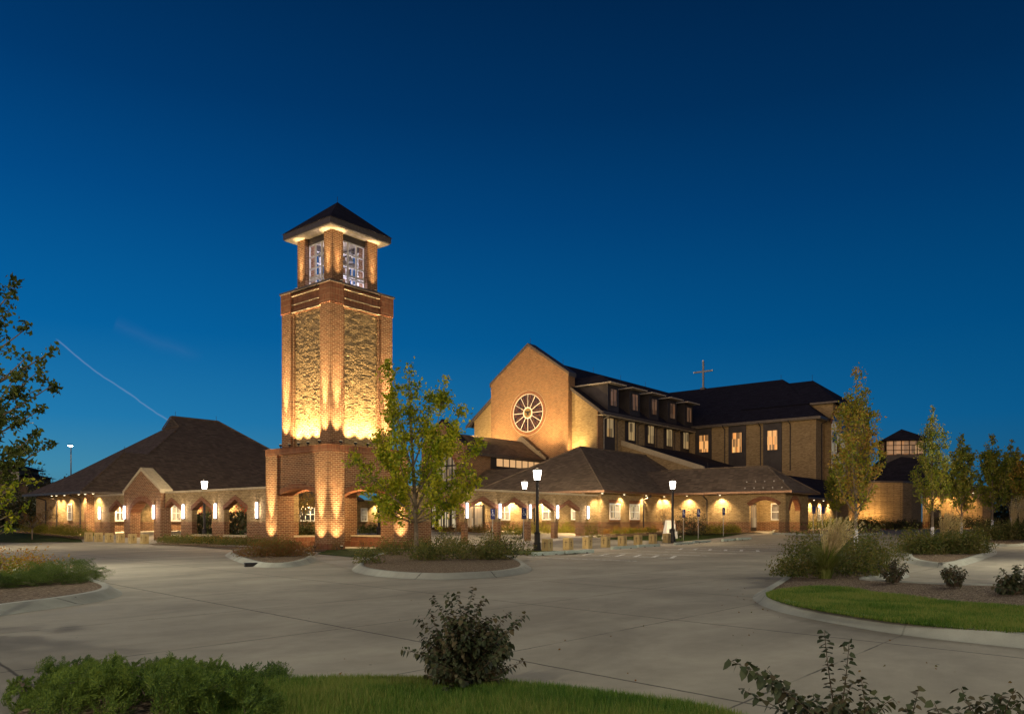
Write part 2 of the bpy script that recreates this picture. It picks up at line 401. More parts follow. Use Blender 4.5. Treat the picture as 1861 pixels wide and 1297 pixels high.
M['juniper'] = leaf('juniper_needle', [(.02,.05,.014), (.04,.085,.018), (.08,.14,.022), (.14,.20,.03)], .2)
M['hedge'] = leaf('hedge_leaf', [(.07,.10,.012), (.12,.15,.018), (.19,.20,.025), (.26,.23,.04)])
M['gold'] = leaf('golden_leaf', [(.15,.12,.02), (.24,.17,.03), (.32,.22,.05), (.34,.16,.05)])
M['rust'] = leaf('rust_leaf', [(.10,.05,.02), (.18,.07,.03), (.20,.10,.03), (.12,.11,.03)])
M['blade'] = leaf('grass_blade', [(.025,.07,.008), (.055,.13,.014), (.10,.185,.022), (.21,.23,.06)], .3)
M['tuft'] = leaf('ornamental_grass', [(.05,.09,.015), (.09,.13,.025), (.15,.18,.04), (.20,.21,.07)], .3)
M['plume'] = leaf('grass_plume', [(.28,.22,.12), (.42,.34,.20), (.5,.42,.26), (.6,.5,.33)], .4)
M['flower'] = leaf('canna_flower', [(.35,.02,.02), (.5,.04,.03), (.5,.10,.05), (.3,.02,.05)], .3)
# ---------------- ground ----------------
def gpz(px, py, h):
    lo, hi = 1.2, 200.0
    for _ in range(50):
        m_ = (lo+hi)/2
        if HY + F*(CZ-g(m_)-h)/m_ > py: lo = m_
        else: hi = m_
    return at(px, lo)
def drape(poly, off, name, mt, parent=None, flat=None):
    bm = bmesh.new()
    vs = [bm.verts.new((x, y, 0)) for x, y in poly]; f = bm.faces.new(vs); bm.normal_update()
    if f.normal.z < 0: f.normal_flip()
    bmesh.ops.triangulate(bm, faces=[f], ngon_method='EAR_CLIP')
    for D in GN[1:-1]:
        bmesh.ops.bisect_plane(bm, geom=bm.verts[:]+bm.edges[:]+bm.faces[:], plane_co=(CU*D, SU*D, 0), plane_no=(CU, SU, 0), dist=1e-5)
    for v in bm.verts: v.co.z = (gz(v.co.x, v.co.y) if flat is None else flat) + off
    me = bpy.data.meshes.new(name); bm.to_mesh(me); bm.free(); me.materials.append(mt)
    o = bpy.data.objects.new(name, me); col.objects.link(o)
    if parent: o.parent = parent
    return o
def cpoly(pts): return [at(px, D) for px, D in pts]
def lat_(s, D): return (SU*s + CU*D, -CU*s + SU*D)
bigs = [lat_(s, D) for s, D in ((-900, -60), (900, -60), (900, 900), (-900, 900))]
tag(drape(bigs, -.03, 'ground', M['turf']), kind='structure')
lot = [lat_(-40, -12), lat_(60, -12), lat_(120, 60), lat_(70, 110), lat_(30, 110), lat_(21, 62.5)] + [(60.9, 21.9), (60.9, 33.5), (50, 34), (31, 34), (27.5, 38), (27.5, 62), (24.5, 62), gp(150, 985), gp(-60, 984.5), lat_(-60, 56)]
tag(drape(lot, 0, 'parking_lot', M['conc']), kind='structure')
plz = [(30.5, 31.2), (61, 30.5), (61, 33), (51.2, 33), (51.2, 66), (27, 66), (27, 39), (30.5, 38.3)]
tag(drape(plz, .006, 'courtyard_paving', M['walk']), kind='structure')
sw = [gp(520, 1003), gp(560, 1014), gp(640, 1035), gp(700, 1006), gp(1000, 1010), gp(1300, 984), gp(1440, 966), gp(1440, 962.5), gp(1340, 961), gp(1300, 972), gp(1240, 985), gp(1000, 1001), gp(900, 1004), gp(600, 1004)]
tag(drape(sw, .012, 'sidewalk', M['walk']), kind='structure')

def catmull(pts, n=8, closed=True):
    out = []; N = len(pts)
    for i in range(N):
        p0, p1, p2, p3 = [np.array(pts[(i+k-1) % N]) for k in range(4)]
        for t in np.arange(n)/n:
            out.append(tuple(.5*((2*p1)+(-p0+p2)*t+(2*p0-5*p1+4*p2-p3)*t*t+(-p0+3*p1-3*p2+p3)*t**3)))
    return out
def inset(pts, d_):
    P = np.array(pts); a = np.roll(P, 1, 0); b = np.roll(P, -1, 0); t = b-a; t /= np.linalg.norm(t, axis=1)[:, None]+1e-9
    n = np.stack([-t[:, 1], t[:, 0]], 1)
    area = .5*np.sum(P[:, 0]*np.roll(P[:, 1], -1)-np.roll(P[:, 0], -1)*P[:, 1])
    return [tuple(p) for p in P + n*d_*(1 if area > 0 else -1)]
def island(name, pts, mt, kh=.15, kw=.26, smooth=6, inner_off=.13):
    o = catmull(pts, smooth)
    rings = [(inset(o, e), z) for e, z in ((0, .004), (kw*.2, .025), (kw*.5, kh*.62), (kw*.72, kh*.95), (kw*.8, kh), (kw*1.15, kh), (kw*1.17, kh-.1))]
    mb = MB(); N = len(o)
    for r_, z in rings: mb.v += [(x, y, gz(x, y)+z) for x, y in r_]
    for k in range(len(rings)-1):
        mb.f += [(k*N+i, k*N+(i+1) % N, (k+1)*N+(i+1) % N, (k+1)*N+i) for i in range(N)]
    k_ = mb.build('kerb', M['kerb'], smooth=True); tag(k_, kind='structure')
    ip = inset(o, kw*1.05); oo = np.array(o+o[:1]); sg_ = oo[1:]-oo[:-1]
    def dmin(p):
        v = np.array(p)-oo[:-1]; t = np.clip((v*sg_).sum(1)/((sg_**2).sum(1)+1e-9), 0, 1); return np.sqrt((((v-sg_*t[:, None]))**2).sum(1)).min()
    ip = [p for p in ip if dmin(p) > kw*.98]
    s_ = drape(ip, inner_off, name, mt); tag(s_, kind='structure')
    return o
# island with the young maple
isA = island('mulch_bed', [gp(640, 1037), gp(690, 1048), gp(790, 1053), gp(880, 1050), gp(935, 1045), gp(966, 1036), gp(950, 1022), gp(900, 1008), gp(800, 1003), gp(700, 1008), gp(655, 1022)], M['mulch'], kw=.30)
# small island with storm inlet
isB = island('mulch_bed', [gp(408, 1008), gp(440, 1024), gp(475, 1031), gp(540, 1029), gp(575, 1017), gp(560, 1006), gp(500, 1000), gp(440, 1001)], M['mulch'], kw=.28)
tag(MB().rbox(*gp(459, 1029), .0, .26, .1, .13, R(-20)).build('storm_inlet', M['dark']), 'dark steel storm drain inlet set in the kerb of the small shrub bed', 'drain inlet')
# left bed
isC = island('mulch_bed', [gp(-300, 1142), gp(-60, 1126), gp(65, 1110), gp(150, 1098), gp(205, 1087), gp(222, 1078), gp(205, 1067), gp(140, 1052), gp(0, 1042), gp(-300, 1050)], M['mulch'], kw=.32)
# right lawn strip with finger bed
isD_pts = [gp(1368, 1083), gp(1378, 1097), gp(1413, 1111), gp(1470, 1124), gp(1535, 1137), gp(1648, 1155), gp(1861, 1179), gp(2300, 1225), gp(2300, 1100), gp(1950, 1078), gp(1861, 1074), gp(1700, 1069), gp(1625, 1064), gp(1590, 1062), gp(1622, 1054), gp(1652, 1048), gp(1640, 1038), gp(1610, 1026), gp(1590, 1012), gp(1560, 1006), gp(1510, 1009), gp(1460, 1024), gp(1425, 1048), gp(1392, 1068)]
isD = island('mulch_bed', isD_pts, M['mulch'], kw=.3, inner_off=.12)
turfD = catmull([gpz(a, b, .15) for a, b in ((1392, 1080), (1424, 1094.5), (1500, 1110), (1635, 1130), (1861, 1151), (2250, 1195), (2250, 1130), (1861, 1103), (1720, 1092), (1600, 1078), (1550, 1070), (1480, 1066), (1420, 1071))], 6)
tag(drape(turfD, .145, 'lawn', M['turf']), kind='structure')
isE = island('mulch_bed', [gp(1640, 1012), gp(1650, 1023), gp(1700, 1031), gp(1745, 1029), gp(1790, 1015), gp(1812, 1003), gp(1790, 992), gp(1740, 986), gp(1680, 988), gp(1650, 998)], M['mulch'], kw=.3)
isF = island('mulch_bed', [gp(1762, 984), gp(1790, 991), gp(1850, 993), gp(1920, 982), gp(1990, 976), gp(1900, 968), gp(1800, 970), gp(1766, 976)], M['mulch'], kw=.3)
isG = island('mulch_bed', [gp(1398, 969), gp(1425, 971.5), gp(1520, 974), gp(1580, 972), gp(1608, 967), gp(1580, 961), gp(1470, 958.5), gp(1420, 962)], M['mulch'], kw=.3)
# foreground lawn under the photographer
turf0 = catmull([gpz(a, b, .17) for a, b in ((-400, 1420), (-120, 1350), (20, 1296), (90, 1262), (250, 1236), (450, 1226), (600, 1221), (750, 1219), (950, 1231), (1100, 1246), (1250, 1266), (1345, 1288), (1480, 1335), (1700, 1410), (1900, 1470))]+[at(2600, 3.0), at(2600, 1.2), at(-1400, 1.2), at(-900, 3.6)], 5)
bed0 = catmull([gpz(a, b, .13) for a, b in ((-400, 1430), (-120, 1356), (20, 1300), (90, 1266), (250, 1241), (400, 1240), (470, 1275), (500, 1330))]+[at(500, 2.5), at(-1200, 2.5)], 5)
isH = turf0
tag(drape(turf0, .12, 'lawn', M['turf']), kind='structure')
tag(drape(bed0, .126, 'mulch_bed', M['mulch']), kind='structure')
# lawns by the buildings
lawnA = [gp(575, 1007), gp(640, 1013), gp(760, 1011), gp(1045, 1007), gp(1060, 1004.5), gp(1000, 1001), gp(860, 1000), gp(700, 996.5), gp(600, 997)]
lawnB = [gp(1110, 974), gp(1100, 980), gp(1180, 982), gp(1230, 984), gp(1285, 980), gp(1325, 974.5), gp(1362, 968), gp(1340, 966), gp(1250, 969.5), gp(1150, 972)]
lawnC = [gp(-80, 985), gp(60, 986), gp(135, 983.5), gp(118, 979), gp(60, 970), gp(-80, 963)]
for p_ in (lawnA, lawnB, lawnC): tag(drape(p_, .03, 'lawn', M['turf']), kind='structure')
bedW = [gp(270, 990), gp(330, 991.5), gp(436, 1000), gp(520, 1000), gp(590, 1003), gp(600, 996), (24.7, 39), (24.7, 44), (26.3, 45), (26.3, 52), gp(300, 984)]
bedX = [gp(1085, 975), gp(1100, 978), gp(1180, 974), gp(1250, 971), gp(1330, 968), gp(1350, 964.5), (60.4, 24), (60.4, 32.9), (51.2, 32.9)]
bedC = [gp(18, 968), gp(60, 971), gp(148, 981), gp(165, 977), gp(150, 966), gp(60, 960)]
for p_ in (bedW, bedX, bedC): tag(drape(p_, .05, 'mulch_bed', M['mulch']), kind='structure')

# parking stall paint, on the lot south of the wheel stops
mk = MB()
def stripe(x0, y0, x1, y1, wd=.1):
    a = Vector((x1-x0, y1-y0, 0)).normalized(); n = Vector((-a.y, a.x, 0))*wd/2
    pts = [(x0-n.x, y0-n.y), (x0+n.x, y0+n.y), (x1+n.x, y1+n.y), (x1-n.x, y1-n.y)]
    mk.poly([(a_, b_, gz(a_, b_)+.006) for a_, b_ in pts])
for k in range(9):
    X = 25.2 + 2.95*k; y1_ = 20.0
    if D_ := True:
        stripe(X, y1_-5.2, X, y1_, .15)
    if k in (1, 4):
        for j in range(6): stripe(X+.1, y1_-5+.85*j, X+2.0, y1_-4.2+.85*j, .16)
tag(mk.build('parking_markings', M['paint']), kind='structure')

# ---------------- building helpers ----------------
def arch_pts(c0, c1, zs, za, kind='point', n=10):
    """profile going c0 -> c1"""
    if kind == 'point': return [(c0, zs), ((c0+c1)/2, za), (c1, zs)]
    w_ = (c1-c0)/2; h = za-zs; r_ = (w_*w_+h*h)/(2*h); cc = (c0+c1)/2; zc = za-r_; a0 = math.asin(min(1, w_/r_))
    if h > w_*.999: r_ = w_; zc = zs; a0 = math.pi/2
    return [(cc+r_*math.sin(-a0+2*a0*i/n), zc+r_*math.cos(-a0+2*a0*i/n)) for i in range(n+1)]
def comb_wall(mb, axis, p0, p1, a0, a1, z0, z1, ops, top=None):
    out = [(a0, z0)]
    for (c0, c1, zs, za, kd) in sorted(ops):
        out += [(c0, z0)] + arch_pts(c0, c1, zs, za, kd) + [(c1, z0)]
    out += [(a1, z0)] + (top if top else [(a1, z1), (a0, z1)])
    mb.ext(out, axis, p0, p1)
def arch_ring(axis, p0, p1, c0, c1, zs, za, kd, t, parent, name='arch_ring', low=0):
    i_ = arch_pts(c0+.012, c1-.012, zs, za-.012, kd, 12)
    if kd == 'point':
        sl = (za-zs)/((c1-c0)/2); L = t*math.sqrt(1+sl*sl)
        o_ = [(c0-.10, zs+L-.10*sl-.0), ((c0+c1)/2, za+L), (c1+.10, zs+L-.10*sl)]
        i_ = [(c0-.10, zs-.10*sl), (c0+.012, zs), ((c0+c1)/2, za-.012), (c1-.012, zs), (c1+.10, zs-.10*sl)]
    else:
        cc = (c0+c1)/2; w_ = (c1-c0)/2; h = za-zs; r_ = (w_*w_+h*h)/(2*h)
        if h > w_*.999: r_ = w_
        zc = za-r_; k = (r_+t)/r_
        o_ = [(cc+(a-cc)*k, zc+(z-zc)*k) for a, z in arch_pts(c0, c1, zs, za, kd, 12)]
    out = i_ + o_[::-1]
    return MB().ext(out, axis, p0, p1).build(name, M['soldier'], parent)
def hip(mb, x0, y0, x1, y1, z, rp, rq, th=.0):
    a, b, c, d_ = (x0, y0, z), (x1, y0, z), (x1, y1, z), (x0, y1, z)
    if rp == rq:
        mb.add([a, b, c, d_, rp], [(0,1,4), (1,2,4), (2,3,4), (3,0,4), (0,3,2,1)]); return mb
    horiz = abs(rq[0]-rp[0]) > abs(rq[1]-rp[1])
    if horiz: mb.add([a, b, c, d_, rp, rq], [(0,1,5,4), (1,2,5), (2,3,4,5), (3,0,4), (0,3,2,1)])
    else: mb.add([a, b, c, d_, rp, rq], [(3,0,4,5), (0,1,4), (1,2,5,4), (2,3,5), (0,3,2,1)])
    return mb
def ridge(parent, *segs, mt='shingle', r=.09):
    rb_ = MB()
    for a_, b_ in segs: rb_.tube([a_, b_], r, 5)
    return rb_.build('ridge_cap', M[mt], parent)
def gutter(x0, y0, x1, y1, z, parent, h=.16, mt=None, name='fascia', t=.09):
    m2 = MB()
    m2.box(x0-t, y0-t, z-h, x1+t, y0, z+.03); m2.box(x0-t, y1, z-h, x1+t, y1+t, z+.03)
    m2.box(x0-t, y0, z-h, x0, y1, z+.03); m2.box(x1, y0, z-h, x1+t, y1, z+.03)
    return m2.build(name, mt or M['fascia'], parent)
def window(axis, p, a0, a1, z0, z1, cols, rows, parent, fm='white', pm='glass', fw=.07, dp=.07, mw=None, name='window', sgn=-1):
    """frame proud of plane p towards sgn; pane child"""
    f = MB(); mw = mw or fw*.7; P0, P1 = p+sgn*dp, p-.01*sgn
    def bx(c0, c1, q0, q1, e=0):
        if axis == 'X': f.box(P0+e, c0, q0, P1, c1, q1)
        else: f.box(c0, P0+e, q0, c1, P1, q1)
    bx(a0, a1, z0, z0+fw); bx(a0, a1, z1-fw, z1); bx(a0, a0+fw, z0+fw, z1-fw); bx(a1-fw, a1, z0+fw, z1-fw)
    for i in range(1, cols): c = a0+(a1-a0)*i/cols; bx(c-mw/2, c+mw/2, z0+fw, z1-fw, .004)
    for i in range(1, rows): c = z0+(z1-z0)*i/rows; bx(a0+fw, a1-fw, c-mw/2, c+mw/2, .008)
    fo = f.build(name, M[fm], parent)
    g2 = MB(); P = p+sgn*dp*.35
    if axis == 'X': g2.box(P, a0+fw*.5, z0+fw*.5, P-sgn*.01, a1-fw*.5, z1-fw*.5)
    else: g2.box(a0+fw*.5, P, z0+fw*.5, a1-fw*.5, P-sgn*.01, z1-fw*.5)
    g2.build('pane', M[pm], fo)
    return fo
LPOW = 3.0
def light(name, kind, loc, power, colr=(1,.62,.28), parent=None, target=None, angle=60, blend=.6, size=.06):
    ld = bpy.data.lights.new(name, kind); ld.energy = power*LPOW; ld.color = colr; ld.shadow_soft_size = size
    if kind == 'SPOT': ld.spot_size = R(angle); ld.spot_blend = blend
    o = bpy.data.objects.new(name, ld); col.objects.link(o); o.location = loc
    if target is not None:
        dv = Vector(target)-Vector(loc); o.rotation_euler = dv.to_track_quat('-Z', 'Y').to_euler()
    if parent is not None:
        o.parent = parent; o.location = Vector(loc)-parent.location
    return o
WARM = (1, .68, .34); AMB = (1, .58, .22)
def uplight(loc, target, power, label, group='uplights washing the bell tower', angle=50, colr=WARM, blend=.8, size=.05, throw=None):
    x, y, z = loc; dv = Vector(target)-Vector(loc); az = math.atan2(dv.y, dv.x)
    t = thing('uplight', label, 'uplight', (x, y, z), 0, group)
    b = MB().lathe([(.06, z), (.06, z+.03), (.02, z+.04), (.02, z+.09), (.07, z+.10), (.095, z+.2), (.085, z+.205)], x, y, 10)
    b.build('housing', M['dark'], t)
    MB().lathe([(.07, z+.2), (.08, z+.212)], x, y, 10).build('lens', M['ulens'], t)
    light('uplight_beam', 'SPOT', (x, y, z+.25), power, colr, t, target, angle, blend, size)
    if throw: light('throw_beam', 'SPOT', (x, y, z+.25), throw[1], colr, t, throw[0], throw[2], 1, size)
    return t
def downlight(x, y, z, power, label, group, colr=WARM, angle=120, tgt=None):
    t = thing('soffit_light', label, 'ceiling light', (x, y, z), 0, group)
    MB().lathe([(.11, z), (.13, z-.02), (.1, z-.09), (.08, z-.09)], x, y, 10).build('housing', M['soffit'], t)
    MB().lathe([(.07, z-.088), (.06, z-.10)], x, y, 10).build('lens', M['lens'], t)
    light('soffit_beam', 'SPOT', (x, y, z-.12), power, colr, t, tgt or (x, y, z-3), angle, .7, .05)
    return t
def downspout(axis, p, a, z1, z0, parent=None, off=.5, sgn=-1, mt='darkpanel', name='downspout'):
    pth = []
    def pt(o_, aa, z): return (p+sgn*o_, aa, z) if axis == 'X' else (aa, p+sgn*o_, z)
    pth = [pt(off, a, z1), pt(off-.02, a, z1-.18), pt(.10, a+(.0), z1-.42), pt(.07, a, z1-.6), pt(.07, a, z0)]
    return MB().tube(pth, .055, 6).build(name, M[mt], parent)
# ---------------- bell tower ----------------
M['stonework'] = brick_mat('coursed_tan_stone', 'tan', rock=.5)
TX, TY = 24.86, 32.7; TS = 5.56; TC = (TX+TS/2, TY+TS/2)
tw = thing('bell_tower', 'tall brick bell tower with floodlit tan panels and a belfry under a pyramid roof', 'bell tower', (TC[0], TC[1], 0))
def sq(i): return TX+i, TY+i, TX+TS-i, TY+TS-i
zB = 5.1
PW = 1.08; T8 = .8
for side in range(4):      # arcaded base walls, recessed between the corner piers
    x0, y0, x1, y1 = sq(.14)
    axis, p0, p1, a0, a1 = [('X', x0, x0+T8, y0+PW-.14, y1-PW+.14), ('Y', y0, y0+T8, x0+PW-.14, x1-PW+.14), ('X', x1-T8, x1, y0+PW-.14, y1-PW+.14), ('Y', y1-T8, y1, x0+PW-.14, x1-PW+.14)][side]
    wmb = MB(); c0, c1 = a0+.02, a1-.02
    out = [(a0-.1, 2.6), (c0, 2.6)] + arch_pts(c0, c1, 2.9, 3.26, 'seg') + [(c1, 2.6), (a1+.1, 2.6), (a1+.1, zB), (a0-.1, zB)]
    wmb.ext(out, axis, p0, p1); wmb.build('arch_wall', M['red'], tw)
    arch_ring(axis, p0-.035 if side < 2 else p0-.02, p1+.02 if side < 2 else p1+.035, c0, c1, 2.9, 3.26, 'seg', .24, tw)
for i, (cx, cy) in enumerate(((TX, TY), (TX+TS-PW, TY), (TX+TS-PW, TY+TS-PW), (TX, TY+TS-PW))):
    MB().box(cx, cy, .3, cx+PW, cy+PW, zB).build('base_pier', M['red'], tw)
    MB().box(cx-.02, cy-.02, -.02, cx+PW+.02, cy+PW+.02, .3).build('pier_plinth', M['soldier'], tw)
# low walls with stone caps closing the two far arches and the left one
for (x0, y0, x1, y1) in ((TX+TS-.45, TY+PW, TX+TS-.12, TY+TS-PW), (TX+PW, TY+TS-.45, TX+TS-PW, TY+TS-.12)):
    lw = MB().box(x0, y0, -.02, x1, y1, .58).build('bench_wall', M['soldier'], tw)
    MB().box(x0-.05, y0+.01, .58, x1+.05, y1-.01, .68).build('stone_cap', M['stone'], lw)
MB().box(TX-.02, TY-.02, zB, TX+TS+.02, TY+TS+.02, zB+.34).build('soldier_course', M['soldier'], tw)
cap = MB(); a, b_ = sq(-.1)[0], sq(-.1)[1]; q0 = sq(-.1); q1 = sq(.62)
cap.add([(q0[0], q0[1], zB+.34), (q0[2], q0[1], zB+.34), (q0[2], q0[3], zB+.34), (q0[0], q0[3], zB+.34), (q1[0], q1[1], zB+.48), (q1[2], q1[1], zB+.48), (q1[2], q1[3], zB+.48), (q1[0], q1[3], zB+.48)],
        [(0,3,2,1), (4,5,6,7), (0,1,5,4), (1,2,6,5), (2,3,7,6), (3,0,4,7)])
cap.build('sloped_cap', M['copper'], tw)
MB().box(TX+.9, TY+.9, 4.3, TX+TS-.9, TY+TS-.9, 4.4).build('ceiling', M['soffit'], tw)
S0 = zB+.40; S1 = 14.08; SI = .62; x0, y0, x1, y1 = sq(SI)
PWs = .84
MB().box(x0+.2, y0+.2, S0, x1-.2, y1-.2, 12.9).build('tan_panel_shaft', M['rock'], tw)
rr0 = random.Random(5)
for side in range(4):       # split-face stones, each one standing out a little differently
    st = MB(); lo, hi = (y0+PWs-.02, y1-PWs+.02) if side % 2 == 0 else (x0+PWs-.02, x1-PWs+.02)
    pl_ = [x0+.2, y0+.2, x1-.2, y1-.2][side]; sg_n = -1 if side < 2 else 1; zz = S0+.06; row_ = 0
    while zz < 12.88:
        a_ = lo-(.15 if row_ % 2 else 0)
        while a_ < hi:
            b_9 = min(hi, a_+.30); a2 = max(lo, a_); pr = rr0.choice((.003, .007, .011, .016, .022, .03))
            if b_9-a2 > .03:
                if side % 2 == 0: st.box(pl_-sg_n*.01, a2+.004, zz+.004, pl_+sg_n*pr, b_9-.004, zz+.096)
                else: st.box(a2+.004, pl_-sg_n*.01, zz+.004, b_9-.004, pl_+sg_n*pr, zz+.096)
            a_ += .305
        zz += .1016; row_ += 1
    st.build('split_face_stonework', M['stonework'], tw)
for cx, cy in ((x0, y0), (x1-PWs, y0), (x1-PWs, y1-PWs), (x0, y1-PWs)):
    pm = MB().box(cx, cy, S0, cx+PWs, cy+PWs, 13.0)
    sxn = 1 if cx < TC[0] else -1; syn = 1 if cy < TC[1] else -1
    # narrower stepped strip beside each pilaster
    ax = cx+PWs if sxn > 0 else cx; ay = cy+PWs if syn > 0 else cy
    px_ = sorted((ax-.01*sxn, ax+.16*sxn)); py_ = sorted((ay-.01*syn, ay+.16*syn))
    yy = (cy+.09, cy+.5) if syn > 0 else (cy+PWs-.5, cy+PWs-.09); xx = (cx+.09, cx+.5) if sxn > 0 else (cx+PWs-.5, cx+PWs-.09)
    pm.box(px_[0], yy[0], S0, px_[1], yy[1], 13.0).box(xx[0], py_[0], S0, xx[1], py_[1], 13.0)
    pm.build('pilaster', M['red'], tw)
    MB().box(cx-.04, cy-.04, 12.98, cx+PWs+.04, cy+PWs+.04, 14.05).build('pilaster_head', M['soldier'], tw)
MB().box(x0+.08, y0+.08, 12.9, x1-.08, y1-.08, 14.0).build('soldier_frieze', M['soldier'], tw)
for zz, e in ((12.94, .0), (13.35, .0), (13.82, .03)):
    MB().box(x0-.05-e+.07, y0-.05-e+.07, zz, x1+.05+e-.07, y1+.05+e-.07, zz+.03).build('string_course', M['stone'], tw)
MB().box(x0-.1, y0-.1, 14.05, x1+.1, y1+.1, 14.15).build('cornice_cap', M['fascia'], tw)
B0 = 14.15; B1 = 17.1; x0, y0, x1, y1 = sq(1.22); PB = .72
for cx, cy in ((x0, y0), (x1-PB, y0), (x1-PB, y1-PB), (x0, y1-PB)):
    MB().box(cx, cy, B0, cx+PB, cy+PB, B1).build('belfry_pier', M['red'], tw)
for side in range(4):
    axis, p, sg, a0, a1 = [('X', x0+.3, -1, y0+PB, y1-PB), ('Y', y0+.3, -1, x0+PB, x1-PB), ('X', x1-.3, 1, y0+PB, y1-PB), ('Y', y1-.3, 1, x0+PB, x1-PB)][side]
    f = MB()
    def bx(c0, c1, z0, z1, h=.05):
        if axis == 'X': f.box(p-h, c0, z0, p+h, c1, z1)
        else: f.box(c0, p-h, z0, c1, p+h, z1)
    a0 -= .0; zt = 16.75
    for i in range(4): c = a0+(a1-a0)*i/3; bx(c-.035, c+.035, B0, zt)
    for i in range(5): c = B0+(zt-B0)*i/4; bx(a0, a1, c-.035, c+.035, .044)
    f.build('belfry_grille', M['white'], tw)
    m3 = MB()
    if axis == 'X': m3.box(p-.12, a0, zt+.03, p+.12, a1, B1)
    else: m3.box(a0, p-.12, zt+.03, a1, p+.12, B1)
    m3.build('belfry_lintel', M['darkpanel'], tw)
e = 2.09+.02; cx, cy = TC
MB().box(cx-e+.06, cy-e+.06, B1, cx+e-.06, cy+e-.06, B1+.06).build('soffit', M['soffit'], tw)
MB().box(cx-e, cy-e, B1+.06, cx+e, cy+e, B1+.36).build('fascia', M['fascia'], tw)
rf = MB(); hip(rf, cx-e-.05, cy-e-.05, cx+e+.05, cy+e+.05, B1+.36, (cx, cy, 19.4), (cx, cy, 19.4)); r_ = rf.build('pyramid_roof', M['slate'], tw)
MB().tube([(cx, cy, 19.35), (cx, cy, 19.7)], .012, 5).build('lightning_rod', M['dark'], r_)
# bell, yoke and loudspeakers inside the belfry
MB().lathe([(.44, 15.2), (.36, 15.35), (.27, 15.6), (.22, 15.9), (.14, 16.02), (.03, 16.05)], cx, cy, 18).build('bell', M['bronze'], tw, smooth=True)
MB().box(cx-1.3, cy-.07, 16.05, cx+1.3, cy+.07, 16.22).box(cx-.07, cy-1.3, 16.23, cx+.07, cy+1.3, 16.36).build('bell_yoke', M['steel'], tw)
MB().box(cx-1.25, cy-1.25, 14.9, cx+1.25, cy-1.12, 15.02).box(cx-1.25, cy+1.12, 14.9, cx+1.25, cy+1.25, 15.02).box(cx-1.25, cy-1.12, 14.9, cx-1.12, cy+1.12, 15.02).box(cx+1.12, cy-1.12, 14.9, cx+1.25, cy+1.12, 15.02).build('belfry_bracing', M['white'], tw)
for a_ in (0, 1, 2, 3):
    th = a_*math.pi/2+.5
    MB().lathe([(.05, 0), (.08, .15), (.22, .42), (.24, .43)], 0, 0, 10).v
    hm = MB().lathe([(.05, 16.3), (.08, 16.2), (.2, 16.0), (.21, 15.98)], cx+.75*math.cos(th), cy+.75*math.sin(th), 10); hm.build('loudspeaker_horn', M['steel'], tw)
light('belfry_lamp', 'POINT', (cx+.2, cy-.2, 14.45), 45, (.80, .74, 1), tw, size=.2)
light('belfry_lamp', 'POINT', (cx-.3, cy+.3, 16.6), 18, (.80, .74, 1), tw, size=.15)
# lights of the tower
def face_pts(i, wd, n0, n1):  # outer faces toward camera: -X side and -Y side
    x0, y0, x1, y1 = sq(i)
    return [((x0, y0+wd*n0), (-1, 0), 'near pier, left face'), ((x0+wd*n0, y0), (0, -1), 'near pier, right face'), ((x0, y1-wd*n1), (-1, 0), 'left pier'), ((x1-wd*n1, y0), (0, -1), 'right pier'),
            ((x1-wd*n0, y1), (0, 1), 'rear pier, far face'), ((x1, y1-wd*n0), (1, 0), 'rear pier, side face')]
for (px_, py_), (nx, ny), nm in face_pts(0, PW, .5, .5):
    uplight((px_+nx*.42, py_+ny*.42, .02), (px_+nx*.12, py_+ny*.12, 2.2), 190, 'ground uplight grazing the tower base, '+nm, angle=85, blend=1, throw=((px_, py_, 4.2), 2400, 24))
for (px_, py_), (nx, ny), nm in face_pts(SI, PWs, .5, .5):
    uplight((px_+nx*.36, py_+ny*.36, S0), (px_+nx*.06, py_+ny*.06, S0+2.6), 560, 'uplight on the tower ledge grazing the tan shaft, '+nm, angle=56, blend=1, throw=((px_, py_, S0+5.5), 5200, 17))
for (px_, py_), (nx, ny), nm in face_pts(1.22, PB, .5, .5):
    uplight((px_+nx*.3, py_+ny*.3, 14.15), (px_+nx*.1, py_+ny*.1, 15.8), 60, 'small uplight at the foot of the belfry, '+nm, angle=60, blend=1, throw=((px_, py_, 16.6), 420, 24))
x0, y0, x1, y1 = sq(SI)
for k, fr in enumerate((.31, .5, .69)):
    c = y0+(y1-y0)*fr; w_ = ('left', 'middle', 'right')[2-k]
    uplight((x0-.42, c, S0-.02), (x0+.2, c, S0+1.4), 300, w_+' uplight of the three under the tan panel on the left face of the tower', angle=90, blend=1, throw=((x0+.2, c, S0+4.0), 480, 30))
    c = x0+(x1-x0)*fr; w_ = ('left', 'middle', 'right')[k]
    uplight((c, y0-.42, S0-.02), (c, y0+.2, S0+1.4), 300, w_+' uplight of the three under the tan panel on the right face of the tower', angle=90, blend=1, throw=((c, y0+.2, S0+4.0), 480, 30))
light('arch_lamp', 'POINT', (TC[0], TC[1], 3.5), 200, WARM, tw, size=.15)

